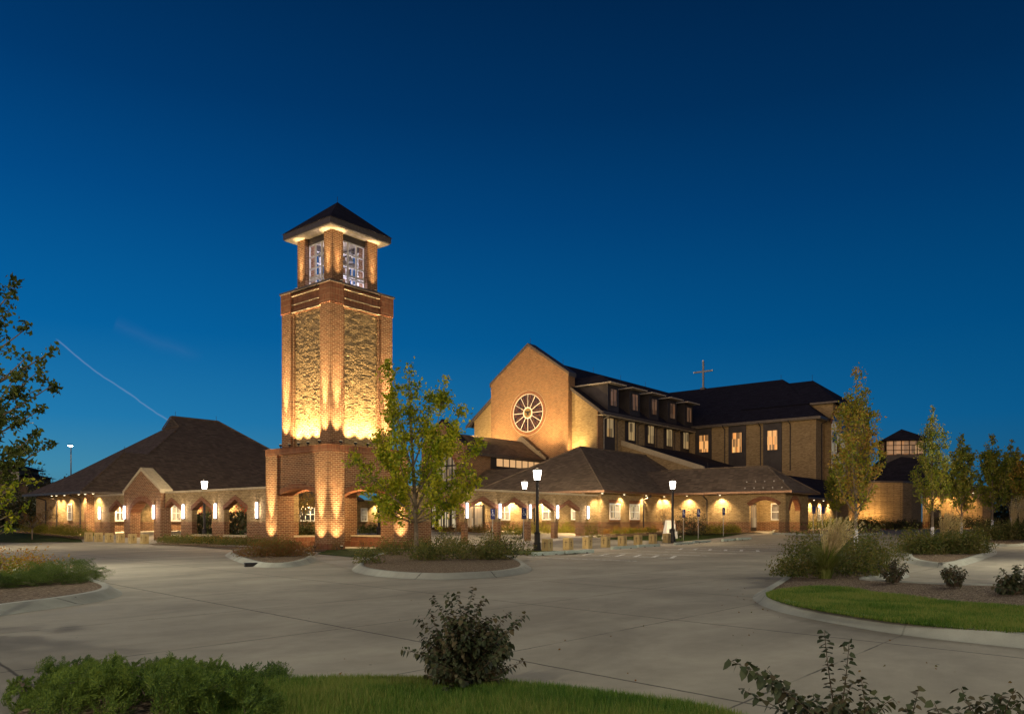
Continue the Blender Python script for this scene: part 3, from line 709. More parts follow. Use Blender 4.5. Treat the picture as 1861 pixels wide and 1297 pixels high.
# ---------------- arcades ----------------
def coping(axis, p0, p1, a0, a1, z, parent):
    m4 = MB()
    if axis == 'X': m4.box(p0-.06, a0, z, p1+.06, a1, z+.12)
    else: m4.box(a0, p0-.06, z, a1, p1+.06, z+.12)
    return m4.build('coping', M['stone'], parent)
AX, AT = 26.6, .36; ZT = 3.44
al = thing('arcade_wall', 'long banded brick arcade wall with pointed arches and a gabled portal, left of the tower', 'arcade', (AX, 50, 0))
def YL(px, X=AX): return Yx(px, X)
y_start, y_end = TY+TS-.1, YL(171)
ops = []
for p0, p1 in ((448, 407), (384.7, 348.5), (328.4, 295.5), (225, 199.6)):
    ops.append((YL(p0), YL(p1), 2.25, 2.86, 'point'))
pa, pb = YL(291, 26.25), YL(225, 26.25)     # portal extent
ops_r = [o for o in ops if o[0] < pa]; ops_r[-1] = max(ops_r); ops_l = [o for o in ops if o[0] > pa]
mb = MB(); comb_wall(mb, 'X', AX, AX+AT, y_start, max(o[1] for o in ops_r)+.12, -.1, ZT, ops_r); mb.build('banded_wall', M['band'], al)
mb = MB(); comb_wall(mb, 'X', AX, AX+AT, pb-.02, y_end, -.1, ZT, ops_l); mb.build('banded_wall', M['band'], al)
for o in ops:
    arch_ring('X', AX-.04, AX+AT+.03, o[0], o[1], o[2], o[3], 'point', .25, al)
for o in ops[:2]:
    MB().box(AX+.02, o[0]+.003, -.1, AX+AT-.02, o[1]-.003, .52).build('planter_wall', M['band'], al)
    MB().box(AX-.06, o[0]-.05, .52, AX+AT-.0, o[1]+.05, .64).build('sill', M['stone'], al)
coping('X', AX, AX+AT, y_start+.1, pa-.01, ZT, al); coping('X', AX, AX+AT, pb+.05, y_end, ZT, al)
# gabled portal
X0p, X1p = 26.25, 27.0; ym = YL(256.6, X0p); zsh = 3.62; zap = 5.1
oa, ob = YL(279, X0p), YL(236, X0p)
mb = MB(); comb_wall(mb, 'X', X0p, X1p, pa, pb, -.1, 0, [(oa, ob, 2.1, 2.97, 'seg')], top=[(pb, zsh), (ym, zap), (pa, zsh)])
mb.build('gabled_portal', M['red'], al)
arch_ring('X', X0p-.04, X1p+.03, oa, ob, 2.1, 2.97, 'seg', .24, al); arch_ring('X', X0p-.03, X0p+.1, oa-.25, ob+.25, 2.1, 3.22, 'seg', .1, al, 'outer_arch_ring')
gc = MB(); t_ = .16
gc.ext([(pa-.12, zsh-.16), (pa-.12, zsh+.1), (ym, zap+t_+.08), (pb+.12, zsh+.1), (pb+.12, zsh-.16), (pb, zsh-.05), (pb-.0, zsh+.01), (ym, zap+.01), (pa, zsh+.01), (pa, zsh-.05)], 'X', X0p-.07, X1p+.07)
gc.build('gable_coping', M['stone'], al)

AY = 33.4; AT2 = .3
ar = thing('arcade_wall', 'banded brick arcade with pointed arches on square piers, right of the tower', 'arcade', (42, AY, 0))
XR = lambda px: Xy(px, AY)
xs, xe = TX+TS-.1, 51.0
piers = [(843.5, 850), (903, 910), (957, 964.5), (1006.5, 1013.2)]
ops = [(XR(783), XR(piers[0][0]), 2.3, 2.86, 'point')]
for i in range(3): ops.append((XR(piers[i][1]), XR(piers[i+1][0]), 2.3, 2.86, 'point'))
ops.append((XR(piers[3][1])+.02, XR(1051), 2.3, 2.84, 'point'))
mb = MB(); comb_wall(mb, 'Y', AY, AY+AT2, xs, xe, -.1, ZT, ops); mb.build('banded_wall', M['band'], ar)
for o in ops: arch_ring('Y', AY-.04, AY+AT2+.03, o[0], o[1], o[2], o[3], 'point', .24, ar)
coping('Y', AY, AY+AT2, xs+.1, xe, ZT, ar)

# wall sconces
sc0 = None
def sconce(x, y, z, nrm, label, group, h=.95):
    t = thing('wall_sconce', label, 'wall lamp', (x, y, z), 0, group)
    nx, ny = nrm; cx, cy = x+nx*.1, y+ny*.1
    MB().lathe([(.075, z-h/2), (.075, z+h/2)], cx, cy, 12).build('glass_tube', M['sconce'], t, smooth=False)
    for zz in (z-h/2-.03, z+h/2): MB().lathe([(.085, zz), (.085, zz+.035)], cx, cy, 12).build('end_cap', M['dark'], t)
    bp = MB()
    if nx: bp.box(x, y-.05, z-h/2-.03, x+nx*.03, y+.05, z+h/2+.03)
    else: bp.box(x-.05, y, z-h/2-.03, x+.05, y+ny*.03, z+h/2+.03)
    bp.build('back_plate', M['dark'], t)
    for dz in (-.3, 0, .3): light('sconce_glow', 'POINT', (x+nx*.24, y+ny*.24, z+dz), SCP, (1, .80, .66), t, size=.07)
SCP = 4.5
gL = 'sconces on the left arcade wall'; gR = 'sconces on the right arcade wall'
names = ['beside the tower', 'between the two planted arches', 'right of the arch with the cross window', 'right of the portal opening', 'left of the portal opening', 'left of the leftmost arch']
for px, nm in zip((468.5, 393.3, 335, 281, 228, 182.5), names):
    X = X0p if px in (281, 228) else AX
    D_ = X/(CU+SU*(px-CX)/F); sconce(X, Yx(px, X), 2.15, (-1, 0), 'white tube sconce on the left arcade '+nm, gL)
for px, nm in zip((846.5, 906.2, 961.3, 1011, 1066.5), ('pier nearest the maple', 'second pier from the tower', 'third pier behind the blue sign', 'fourth pier', 'wall at its right end')):
    sconce(XR(px), AY, 2.17, (0, -1), 'white tube sconce on the right arcade, '+nm, gR)

# ---------------- parish hall (left) ----------------
hl = thing('parish_hall', 'low tan brick hall with a huge brown shingle hip roof and louvred gablet', 'hall', (40, 75, 0))
EZ = 3.85
hw = MB().box(26.7, 66.1, -.1, 60, 76.8, EZ-.02).box(28.5, 76.8, -.1, 60, 81.4, EZ-.02); hw.build('banded_wall', M['band'], hl)
MB().box(26.0, 65.45, EZ-.12, 60, 77.3, EZ-.06).build('soffit', M['soffit'], hl)
x0, y0 = 25.9, 65.3
rf = MB()
zP = EZ+3.81
rf.add([(25.9, 65.3, EZ), (25.9, 77.4, EZ), (31.95, 71.35, zP), (44, 71.35, zP), (44, 65.3, EZ), (44, 77.4, EZ)],
       [(0,1,2), (0,2,3,4), (1,5,3,2), (0,4,5,1)]); rf.build('lower_hip_roof', M['shingle'], hl)
rf = MB()
C = [(27.7, 65.31, EZ), (54.2, 65.31, EZ), (54.2, 84, EZ), (27.7, 82, EZ)]
zr = 12.41; G0, G1 = (40.4, 79, zr), (45.4, 79, zr)
gb = 9.75+1.45; hwid = (zr-gb)/.69
rf.add(C+[(40.2, 79-hwid, gb), (40.2, 79+hwid, gb), (40.2, 79, zr), (46.8, 79-hwid, gb), (46.8, 79+hwid, gb), G1],
       [(0,1,7,4), (3,0,4,5), (2,3,5,8), (1,2,8,7), (4,7,9,6), (8,5,6,9), (7,8,9), (0,3,2,1)])
rfo = rf.build('main_hip_roof', M['shingle'], hl)
lv = MB()
lv.add([(40.19, 79-hwid, gb), (40.19, 79+hwid, gb), (40.19, 79, zr)], [(0,1,2)])
lvo = lv.build('gablet_face', M['dark'], rfo)
lv = MB()
for k in range(7):
    z = gb+.1+k*.16; hw_ = hwid*(zr-z)/(zr-gb)-.12
    if hw_ > .05: lv.box(40.08, 79-hw_, z, 40.17, 79+hw_, z+.07)
for s in (-1, 1): lv.tube([(40.08, 79+s*hwid, gb+.03), (40.08, 79, zr-.02)], .07, 4)
lv.box(40.02, 79-hwid, gb-.03, 40.16, 79+hwid, gb+.06)
lv.build('louvre', M['shingle'], rfo)
gutter(25.88, 65.28, 54.2, 77.38, EZ-.01, hl, mt=M['fascia'])
ridge(rfo, (C[0], (40.2, 79-hwid, gb)), (C[1], (46.8, 79-hwid, gb)), ((46.8, 79-hwid, gb), G1), ((40.2, 79, zr), G1), ((25.9, 65.3, EZ), (31.95, 71.35, zP)))
for (x, y, z) in ((31.95, 71.35, zP), (38.9, 76.6, 11), (40.6, 79, zr), (45.2, 79, zr), (50, 74, 8)):
    MB().tube([(x, y, z-.1), (x, y, z+.55)], .02, 4).build('lightning_rod', M['dark'], hl)
for k in range(3): MB().tube([(51.2+k*.35, 70.2-k*.3, 6.2), (51.2+k*.35, 70.2-k*.3, 7.75-.1*k)], .07, 8).build('vent_pipe', M['dark'], hl)
window('X', 26.7, Yx(131.5, 26.7), Yx(123, 26.7), 1.6, 2.95, 1, 2, hl, pm='lit_office')
for px in (147, 104, 84): downspout('X', 26.7, Yx(px, 26.7), 3.75, 0.2, hl, off=.85)
for a0, a1, sp, lt in ((208, 226, 2, 'lit_office'), (310, 329, 2, 'lit_win'), (545, 572, 3, 'glass'), (588, 596, 1, 'glass'), (655, 667, 1, 'lit_office'), (688, 702, 2, 'glass')):
    window('Y', 66.1, Xy(a0, 66.1), Xy(a1, 66.1), 1.5, 2.95, sp, 2, hl, pm=lt, fw=.12)
MB().box(Xy(250, 66.1)-.1, 65.98, .0, Xy(250, 66.1)+.1, 66.08, 3.5).build('downspout', M['dark'], hl)
MB().box(26.7-.12, 65.98, -.1, 27.3, 66.4, EZ-.15).build('corner_pier', M['red'], hl)

gS = 'soffit lights along the left hall eave'
for k, px in enumerate((165, 150.5, 139, 113, 98.5, 90)):
    y = Yx(px, 26.0); downlight(26.15, y, EZ-.13, 190, 'soffit light number %d from the corner pier under the left hall eave' % (k+1), gS, tgt=(26.5, y, .5))
gC = 'ceiling lights inside the courtyard'
for k, px in enumerate((198, 232, 300, 350, 420, 560, 610, 690)):
    x = Xy(px, 65.6); downlight(x, 65.6, EZ-.13, 420, 'courtyard eave light washing the far hall wall, number %d from the left' % (k+1), gC, tgt=(x, 65.95, .5))
light('portal_lamp', 'POINT', (X1p+1.2, ym, 3.0), 160, WARM, al, size=.1)
# ---------------- office wing (right of the courtyard) ----------------
ow_ = thing('office_wing', 'single storey banded brick wing with brown hip roofs and an arched corner porch', 'wing', (58, 36, 0))
MB().box(51, 33.1, -.1, 64.4, 48.2, EZ-.1).build('banded_wall', M['band'], ow_)
MB().box(60.62, 25.9, -.1, 65.8, 33.2, EZ-.1).build('banded_wall', M['band'], ow_)
MB().box(64.4, 22.3, -.1, 65.8, 25.9, EZ-.1).build('banded_wall', M['band'], ow_)
mb = MB(); o1 = (Yx(1415, 60.6), Yx(1361, 60.6)); comb_wall(mb, 'X', 60.6, 60.95, 22.3, 25.95, -.1, EZ-.1, [(*o1, 2.75, 3.2, 'seg')]); mb.build('porch_wall', M['band'], ow_)
arch_ring('X', 60.56, 60.98, *o1, 2.75, 3.2, 'seg', .28, ow_)
mb = MB(); o2 = (61.5, 63.8); comb_wall(mb, 'Y', 22.3, 22.65, 60.95, 64.45, -.1, EZ-.1, [(*o2, 2.35, 3.3, 'seg')]); mb.build('porch_wall', M['band'], ow_)
arch_ring('Y', 22.26, 22.68, *o2, 2.35, 3.3, 'seg', .26, ow_)
MB().box(60.9, 22.6, EZ-.35, 64.5, 26, EZ-.3).build('porch_ceiling', M['soffit'], ow_)
# porch door in the north wall of the porch, glazed side window
dr = MB().box(61.5, 25.84, .7, 63.6, 25.9, 3.0).build('double_door', M['dark'], ow_)
for xx in (61.62, 62.62): MB().box(xx, 25.81, 1.0, xx+.84, 25.835, 2.85).build('door_glass', M['lit_office'], dr)
window('X', 64.4, 24.0, 24.9, 1.6, 3.0, 1, 2, ow_, pm='lit_office')
MB().box(50.3, 32.4, EZ-.12, 66, 48.2, EZ-.07).box(59.9, 21.6, EZ-.13, 66.4, 32.4, EZ-.08).build('soffit', M['soffit'], ow_)
rf = MB()
zp = 8.1
rf.add([(50.3, 32.4, EZ), (70, 32.4, EZ), (70, 46.5, EZ), (50.3, 46.5, EZ), (57.35, 39.45, zp), (70, 39.45, zp)], [(0,1,5,4), (2,3,4,5), (3,0,4)]); rf.build('main_hip_roof', M['shingle'], ow_)
rf = MB(); rf.add([(50.31, 42, EZ), (50.31, 48.28, EZ), (54.8, 48.28, 6.3), (54.8, 42, 6.3), (64, 48.28, 6.3), (64, 42, 6.3)], [(0,1,2,3), (3,2,4,5)]); rf.build('link_roof', M['shingle'], ow_)
ridge(ow_, ((50.3, 32.4, EZ), (57.35, 39.45, zp)), ((57.35, 39.45, zp), (69, 39.45, zp)), ((50.3, 46.5, EZ), (57.35, 39.45, zp)), ((59.9, 21.6, EZ), (63.1, 24.7, 6.05)), ((66.4, 21.6, EZ), (63.1, 24.7, 6.05)), ((63.1, 24.7, 6.05), (63.1, 34.5, 6.05)))
rf = MB(); zq = 6.05
rf.add([(59.9, 21.6, EZ+.004), (66.4, 21.6, EZ+.004), (63.1, 24.7, zq), (63.1, 37.5, zq), (59.9, 34, EZ+.004), (66.4, 34, EZ+.004)], [(0,4,3,2), (0,2,1), (1,2,3,5)])
rf.build('porch_hip_roof', M['shingle'], ow_)
gm = MB(); gm.box(50.2, 32.31, EZ-.13, 60.0, 32.4, EZ+.03).box(50.2, 32.4, EZ-.13, 50.3, 48.2, EZ+.03).box(59.81, 21.6, EZ-.13, 59.9, 32.4, EZ+.03).box(59.81, 21.51, EZ-.13, 66.4, 21.6, EZ+.03)
gm.build('gutter', M['copper'], ow_)
for (x, y, z) in ((57.35, 39.45, zp), (63.1, 24.7, zq), (63.1, 30, zq)): MB().tube([(x, y, z-.1), (x, y, z+.5)], .02, 4).build('lightning_rod', M['dark'], ow_)
for a_, b_2 in ((1107, 1125.5), (1143.5, 1161)):
    xa, xb = Xy(a_, 33.1), Xy(b_2, 33.1)
    window('Y', 33.1, xa, xb, 1.62, 2.92, 2, 2, ow_, pm='lit_win', fw=.1)
    MB().box(xa-.1, 33.05, 2.93, xb+.1, 33.12, 3.2).build('soldier_lintel', M['soldier'], ow_)
    MB().box(xa-.1, 32.98, 1.5, xb+.1, 33.12, 1.6).build('sill', M['soldier'], ow_)
for px in (1168,): downspout('Y', 33.1, Xy(px, 33.1), 3.72, .6, ow_, off=.75)
downspout('X', 60.6, Yx(1285, 60.6), 3.72, .7, ow_, off=.75)
for k in range(2):
    for j in range(5):
        y = 22.4+j*.75+k*.2; z_ = EZ+.25+k*.55
        MB().box(59.9+(z_-EZ)*1.45, y, z_, 59.95+(z_-EZ)*1.45, y+.09, z_+.09).build('snow_guard', M['steel'], ow_)
# courtyard side of the wing
for a_, b_2, lt in ((1020, 1040, 'lit_win'), (1028+14, 1046+14, 'lit_win'), (1063.5, 1077, 'lit_office'), (960, 972, 'lit_office')):
    pass
yy = [(34.6, 35.9), (37.4, 38.8), (42.2, 43.4)]
for k, (ya, yb) in enumerate(yy):
    window('X', 51, ya, yb, 1.6, 3.0, 2, 2, ow_, pm='lit_win', fw=.1)
    MB().box(50.97, ya-.1, 3.01, 51.02, yb+.1, 3.25).build('soldier_lintel', M['soldier'], ow_)
MB().box(50.9, 39.5, .0, 50.98, 39.62, 3.7).build('downspout', M['dark'], ow_)
gd = MB().box(50.93, 45.2, .3, 51.0, 47.4, 2.95).build('glazed_door', M['dark'], ow_)
for k in range(2): MB().box(50.91, 45.32+k*1.06, .6, 50.925, 46.2+k*1.06, 2.8).build('door_glass', M['lit_office'], gd)
gW = 'soffit lights along the office wing'
for k, px in enumerate((1093.5, 1133.5, 1173.5, 1206)):
    x = Xy(px, 32.75); downlight(x, 32.72, EZ-.13, 220, 'soffit light number %d from the corner on the wing wall with two windows' % (k+1), gW, tgt=(x, 33.02, .8))
for k, px in enumerate((1248, 1308)):
    y = Yx(px, 60.25); downlight(60.22, y, EZ-.13, 240, ('soffit light left of the downspout on the recessed wing wall', 'soffit light between the downspout and the arched porch')[k], gW, tgt=(60.52, y, .8))
for k, y in enumerate((34.5, 38.5, 42, 46)):
    downlight(50.62, y, EZ-.13, 520, 'courtyard soffit light on the office wing, number %d from the arcade' % (k+1), 'ceiling lights inside the courtyard', tgt=(50.95, y, .5))
light('porch_lamp', 'POINT', (62.2, 24.2, 3.3), 130, WARM, ow_, size=.1)

# low wing to the right with wall washers
lw_ = thing('side_wing', 'low tan brick side wing with dark lean-to roof right of the corner porch', 'wing', (75, 25, 0))
MB().box(64.8, 23.4, -.1, 84, 27.8, 3.45).build('banded_wall', M['band'], lw_)
rf = MB(); rf.add([(64.6, 22.7, 3.55), (88, 22.7, 3.55), (88, 27.75, 6.0), (69.5, 27.75, 6.0), (66, 33, 6.0), (64.6, 33, 3.55)], [(0,1,2,3), (0,3,4,5)]); rf.build('lean_to_roof', M['slate'], lw_)
MB().box(64.8, 22.6, 3.4, 86, 22.7, 3.58).build('gutter', M['copper'], lw_)
MB().box(64.9, 22.75, 3.46, 85, 23.4, 3.5).build('soffit', M['soffit'], lw_)
window('Y', 23.4, Xy(1485, 23.4), Xy(1490, 23.4), 1.55, 2.8, 1, 2, lw_, pm='lit_office')
for k, px in enumerate((1463.5, 1478.5, 1496, 1512)):
    x = Xy(px, 23.05); downlight(x, 23.04, 3.44, 220, 'soffit light number %d from the corner porch on the low side wing' % (k+1), 'soffit lights on the side wing', tgt=(x, 23.34, .5))

# ---------------- church ----------------
ch = thing('church', 'tall brick church with rose window gable, dormered nave and dark hipped transept', 'church', (80, 50, 0))
# lobby / narthex entry
LY0, LY1, LX = 48.3, 53.1, 51.4; LM = 50.7
mb = MB(); comb_wall(mb, 'X', LX, LX+.5, 48.0, 53.4, -.1, 8.74, [(49.0, 52.4, 6.6, 7.9, 'seg')], top=[(53.4, 8.55), (LM, 10.75), (48.0, 8.55)])
mb.build('entry_gable', M['red'], ch)
arch_ring('X', LX-.04, LX+.5+.02, 49.0, 52.4, 6.6, 7.9, 'seg', .3, ch)
gc = MB(); gc.ext([(47.9, 8.4), (47.9, 8.6), (LM, 10.93), (53.5, 8.6), (53.5, 8.4), (LM, 10.7)], 'X', LX-.06, LX+.58); gc.build('gable_coping', M['slate'], ch)
MB().box(LX+.3, 49.0, 3.3, LX+.36, 52.4, 8).build('fanlight', M['lit_office'], ch)
mm = MB()
for k in range(1, 5): y = 49+3.4*k/5; mm.box(LX+.24, y-.05, 0, LX+.3, y+.05, 7.8)
for z in (3.2, 5.0, 6.6): mm.box(LX+.24, 49.0, z-.07, LX+.304, 52.4, z+.07)
mm.build('mullions', M['dark'], ch)
ed = MB().box(LX+.28, 49.0, 0, LX+.33, 52.4, 3.1).build('entry_doors', M['dark'], ch)
for k in range(4): MB().box(LX+.25, 49.2+.83*k, .95, LX+.275, 49.75+.83*k, 2.9).build('door_glass', M['lit_win'], ed)
MB().box(LX+.5, LY0, -.1, 63.8, LY1, 6.45).build('red_wall', M['red'], ch)
MB().box(LX+.5, LY0, 6.45, Xy(891, LY0), LY1, 7.7).build('red_wall', M['red'], ch)
MB().box(Xy(891, LY0), LY0+.05, 6.45, 63.8, LY1, 7.7).build('clerestory_wall', M['darkpanel'], ch)
for k in range(8):
    xa = Xy(901, LY0)+k*(Xy(990, LY0)-Xy(901, LY0))/8
    window('Y', LY0+.05, xa+.05, xa+1.12, 6.7, 7.52, 1, 1, ch, fm='darkpanel', pm='lit_cream', fw=.05, dp=.05, name='clerestory_window')
rf = MB(); rf.add([(LX+.5, 47.75, 7.72), (63.8, 47.75, 7.72), (63.8, LM, 9.75), (LX+.5, LM, 9.75), (LX+.5, 53.65, 7.72), (63.8, 53.65, 7.72)], [(0,1,2,3), (3,2,5,4), (0,4,5,1)]); rf.build('narthex_roof', M['shingle'], ch)
MB().box(LX+.5, 47.66, 7.5, 63.8, 47.75, 7.76).build('fascia', M['fascia'], ch)
gc = MB(); gc.ext([(47.5, 7.5), (47.5, 7.95), (LM, 10.35), (53.9, 7.95), (53.9, 7.5), (LM, 9.7)], 'X', 63.0, 63.3); gc.build('gable_coping', M['fascia'], ch)

# nave
NY0, NY1, NM = 42.3, 58.5, 50.4; NX0, NX1 = 64.4, 84.1; ZR = 18.75; ZE = 12.2; SL = (ZR-ZE)/9.0
zroof = lambda Y: ZR - SL*abs(Y-NM)
FX = 63.77; fy0, fy1 = 45.27, 55.5; fm_ = (fy0+fy1)/2
mb = MB(); mb.ext([(fy0, -.1), (fy0, 16.3), (fm_, 19.79), (fy1, 16.3), (fy1, -.1)], 'X', FX, NX0+.5); mb.build('rose_gable_wall', M['red'], ch)
gc = MB(); gc.ext([(fy0-.12, 16.0), (fy0-.12, 16.42), (fm_, 20.03), (fy1+.12, 16.42), (fy1+.12, 16.0), (fy1, 16.22), (fm_, 19.72), (fy0, 16.22)], 'X', FX-.08, NX0+.6); gc.build('gable_coping', M['fascia'], ch)
mb = MB(); mb.ext([(NY0, -.1), (NY0, zroof(NY0)-.12), (NM, ZR-.12), (NY1, zroof(NY1)-.12), (NY1, -.1)], 'X', NX0, NX0+.4); mb.build('tan_front_wall', M['tan'], ch)
MB().box(NX0+.4, NY0, -.1, NX1+10, NY0+.4, 12.3).build('nave_wall', M['tan'], ch)
MB().box(NX0, NY0-.12, -.1, NX0+.9, NY0, 12.4).build('corner_pier', M['red'], ch)
MB().box(NX0+.4, NY1-.4, -.1, NX1+10, NY1, 12.3).build('nave_wall', M['tan'], ch)
rf = MB(); RX0 = NX0-.35
ya, yb = 41.4, 59.4
rf.ext([(ya, ZE), (NM, ZR), (yb, ZE), (yb, ZE-.2), (NM, ZR-.2), (ya, ZE-.2)], 'X', RX0+.02, 94.2); rf.build('nave_roof', M['slate'], ch)
vb = MB()
for s in (1, -1):
    q = [(NM+s*(NM-fy0+.05), zroof(fy0-.05)), (NM+s*9.05, ZE-.05), (NM+s*9.05, ZE-.38), (NM+s*(NM-fy0+.05), zroof(fy0-.05)-.34)]
    vb.ext(q if s > 0 else q[::-1], 'X', RX0-.06, RX0+.02)
vb.build('verge_board', M['fascia'], ch)
MB().box(RX0-.06, ya-.12, ZE-.22, NX1, ya, ZE+.02).build('gutter', M['fascia'], ch)
MB().box(NX0, ya, ZE-.32, NX1, NY0, ZE-.26).build('soffit', M['soffit'], ch)
pxs = (1111, 1150, 1185, 1218.5, 1248.5)
for k, px in enumerate(pxs):
    X = Xy(px, 41.95)
    if k == 4: X = min(X, NX1-1.2)
    w0, w1 = X-1.05, X+1.05
    MB().box(w0, NY0-.08, -.1+4, w1, NY0, ZE-.3).build('dark_window_bay', M['darkpanel'], ch)
    dm = MB().box(w0+.05, 41.75, ZE-.4, w1-.05, 46.6, 15.2).build('dormer', M['darkpanel'], ch)
    rr = MB(); rr.add([(w0-.4, 41.15, 15.2), (w1+.4, 41.15, 15.2), (w1+.4, 46.9, 15.2), (w0-.4, 46.9, 15.2), (X, 43.2, 16.25), (X, 48.5, 16.25)], [(0,1,4), (1,2,5,4), (3,0,4,5), (0,3,2,1)])
    rr.build('dormer_roof', M['slate'], dm)
    MB().box(w0-.42, 41.08, 15.08, w1+.42, 46.9, 15.19).build('dormer_soffit', M['soffit'], dm)
    window('Y', 41.75, X-.62, X+.62, 12.95, 14.72, 2, 1, dm, fm='darkpanel', pm='lit_dim_b', fw=.06)
    window('Y', NY0-.08, X-.62, X+.62, 9.9, 12.0-.15, 2, 1, ch, fm='darkpanel', pm='lit_dim', fw=.06)
    MB().box(X+.02, NY0-.2, 9.95, X+.6, NY0-.155, 11.8).build('blind', M['lit_dim'], ch)
    if k < 4: downspout('Y', NY0, X+1.5, ZE-.1, 8.6, ch, off=.85, mt='fascia')
downspout('Y', NY0, NX0+.9+.25, ZE-.1, 6.5, ch, off=.85, mt='soffit')

# rose window
rw = thing('x', None, None); bpy.data.objects.remove(rw)
cyR, czR, rR = 50.37, 12.77, 1.98
def ring(mb, r0, r1, x0, x1, n=48):
    V = [(x, cyR+r*math.cos(2*math.pi*k/n), czR+r*math.sin(2*math.pi*k/n)) for x in (x0, x1) for r in (r0, r1) for k in range(n)]
    Fs = []
    for k in range(n):
        j = (k+1) % n
        Fs += [(k, j, n+j, n+k), (2*n+k, 3*n+k, 3*n+j, 2*n+j), (k, 2*n+k, 2*n+j, j), (n+k, n+j, 3*n+j, 3*n+k)]
    return mb.add(V, Fs)
ring(MB(), rR, rR+.30, FX-.05, FX+.1).build('rose_brick_surround', M['soldier'], ch)
ring(MB(), rR+.34, rR+.38, FX-.03, FX+.1).build('rose_outer_ring', M['stone'], ch)
rz_ = ring(MB(), rR-.05, rR, FX-.09, FX+.05).build('rose_window', M['white'], ch)
m_, q, b = mat('stained_glass', (.03,.012,.008), .25, 0, .5); p = pos(q)
x, y, z = q.sep(p); dy = q.m('SUBTRACT', y, cyR); dz = q.m('SUBTRACT', z, czR); an = q.m('ARCTAN2', dy, dz)
rr_ = q.m('SQRT', q.m('ADD', q.m('MULTIPLY', dy, dy), q.m('MULTIPLY', dz, dz)))
k = q.noise(q.comb(q.m('MULTIPLY', an, 7), q.m('MULTIPLY', rr_, 1.6), 0), 1.3, 3, .6)
cc = q.ramp(k, [(.36, (.006,.004,.008)), (.46, (.022,.008,.005)), (.58, (.06,.022,.008)), (.68, (.12,.055,.018)), (.76, (.04,.012,.01))]); q.l(cc, b.inputs['Base Color'])
M['stained'] = m_
MB().v
gl = MB(); V = [(FX-.02, cyR+(rR-.05)*math.cos(2*math.pi*k/48), czR+(rR-.05)*math.sin(2*math.pi*k/48)) for k in range(48)]
gl.poly(V); gl.build('stained_glass', M['stained'], rz_)
sp = MB()
for k in range(12):
    th = 2*math.pi*k/12
    sp.tube([(FX-.06, cyR+.55*math.cos(th), czR+.55*math.sin(th)), (FX-.06, cyR+(rR-.05)*math.cos(th), czR+(rR-.05)*math.sin(th))], .03, 4)
sp.build('spokes', M['white'], rz_)
ring(MB(), .5, .6, FX-.11, FX-.03, 32).build('hub_ring', M['white'], rz_)
# round centre light with a simple dove-like bird outline in lead
bd = MB(); bx_ = FX-.10
def P2(a, z): return (bx_, cyR-a, czR+z)
bd.ext([(cyR-a, czR+z) for a, z in ((0, .22), (.05, .1), (.3, .2), (.4, .12), (.25, .02), (.1, -.02), (.08, -.12), (.18, -.28), (0, -.22), (-.18, -.28), (-.08, -.12), (-.1, -.02), (-.25, .02), (-.4, .12), (-.3, .2), (-.05, .1))], 'X', bx_, bx_+.03)
bd.build('bird_leadwork', M['dark'], rz_)
m_, q, b = mat('amber_glass', (.22,.15,.05), .3); M['amber'] = m_
MB().poly([(FX-.045, cyR+.5*math.cos(2*math.pi*k/32), czR+.5*math.sin(2*math.pi*k/32)) for k in range(32)]).build('hub_glass', M['amber'], rz_)

# aisle lean-to
mb = MB(); AXx = 69.0
mb.ext([(33.8, -.1), (33.8, 6.55), (42.3, 9.4), (42.3, -.1)], 'X', AXx, 90); mb.build('aisle_wall', M['tan'], ch)
mb = MB(); mb.ext([(33.3, 6.42), (33.3, 6.6), (42.3, 9.6), (42.3, 9.42)], 'X', AXx+.25, 92); mb.build('aisle_roof', M['slate'], ch)
mb = MB(); mb.ext([(33.2, 6.25), (33.2, 6.75), (42.3, 9.82), (42.3, 9.3)], 'X', AXx-.1, AXx+.25); mb.build('aisle_coping', M['stone'], ch)
fl = thing('wall_floodlight', 'small cool floodlight on the aisle wall above the wing roof', 'floodlight', (68.9, 39.5, 8.05))
MB().box(68.75, 39.35, 7.98, 68.98, 39.65, 8.12).build('housing', M['dark'], fl); MB().box(68.70, 39.4, 7.99, 68.745, 39.6, 8.10).build('lens', M['cool'], fl)
light('flood_beam', 'SPOT', (68.6, 39.5, 8.0), 60, (1, .85, .6), fl, (62, 37, 7), 140, .8)
# transept
TX0, TXM = 84.1, 94.2; TY0 = 27.7; TZE = 12.4; TZR = 18.75
MB().box(TX0, TY0, -.1, 104.3, 75, TZE).build('transept_wall', M['tan'], ch)
rf = MB(); hip(rf, TX0-.6, TY0-.6, 104.9, 76, TZE+.15, (TXM, 35.0, TZR), (TXM, 66, TZR)); rf.build('transept_roof', M['slate'], ch)
gutter(TX0-.6, TY0-.6, 104.9, 76, TZE+.12, ch, h=.22, mt=M['fascia'])
MB().box(TX0-.6, TY0-.6, TZE-.12, 104.9, 41.3, TZE-.05).build('soffit', M['soffit'], ch)
for k, (ba, bb, wa, wb, zt, zb) in enumerate(((1263.5, 1293, 1269.5, 1288, 11.7, 9.35), (1324, 1355.5, 1329, 1348.5, 11.7, 9.1), (1387, 1420.5, 1393, 1413.5, 11.65, 9.15))):
    y1_, y0_ = Yx(ba, TX0), Yx(bb, TX0)
    MB().box(TX0-.09, y0_, 5, TX0, y1_, TZE-.12).build('dark_window_bay', M['darkpanel'], ch)
    window('X', TX0-.09, Yx(wb, TX0-.1), Yx(wa, TX0-.1), zb+.1, zt-.15, 2, 1, ch, fm='darkpanel', pm='lit_warm', fw=.07, mw=.04)
for px in (1317, 1382, 1436): downspout('X', TX0, Yx(px, TX0), TZE+.0, 7, ch, off=.7)
downspout('Y', TY0, TX0+1.6, TZE-.0, 5, ch, off=.6)
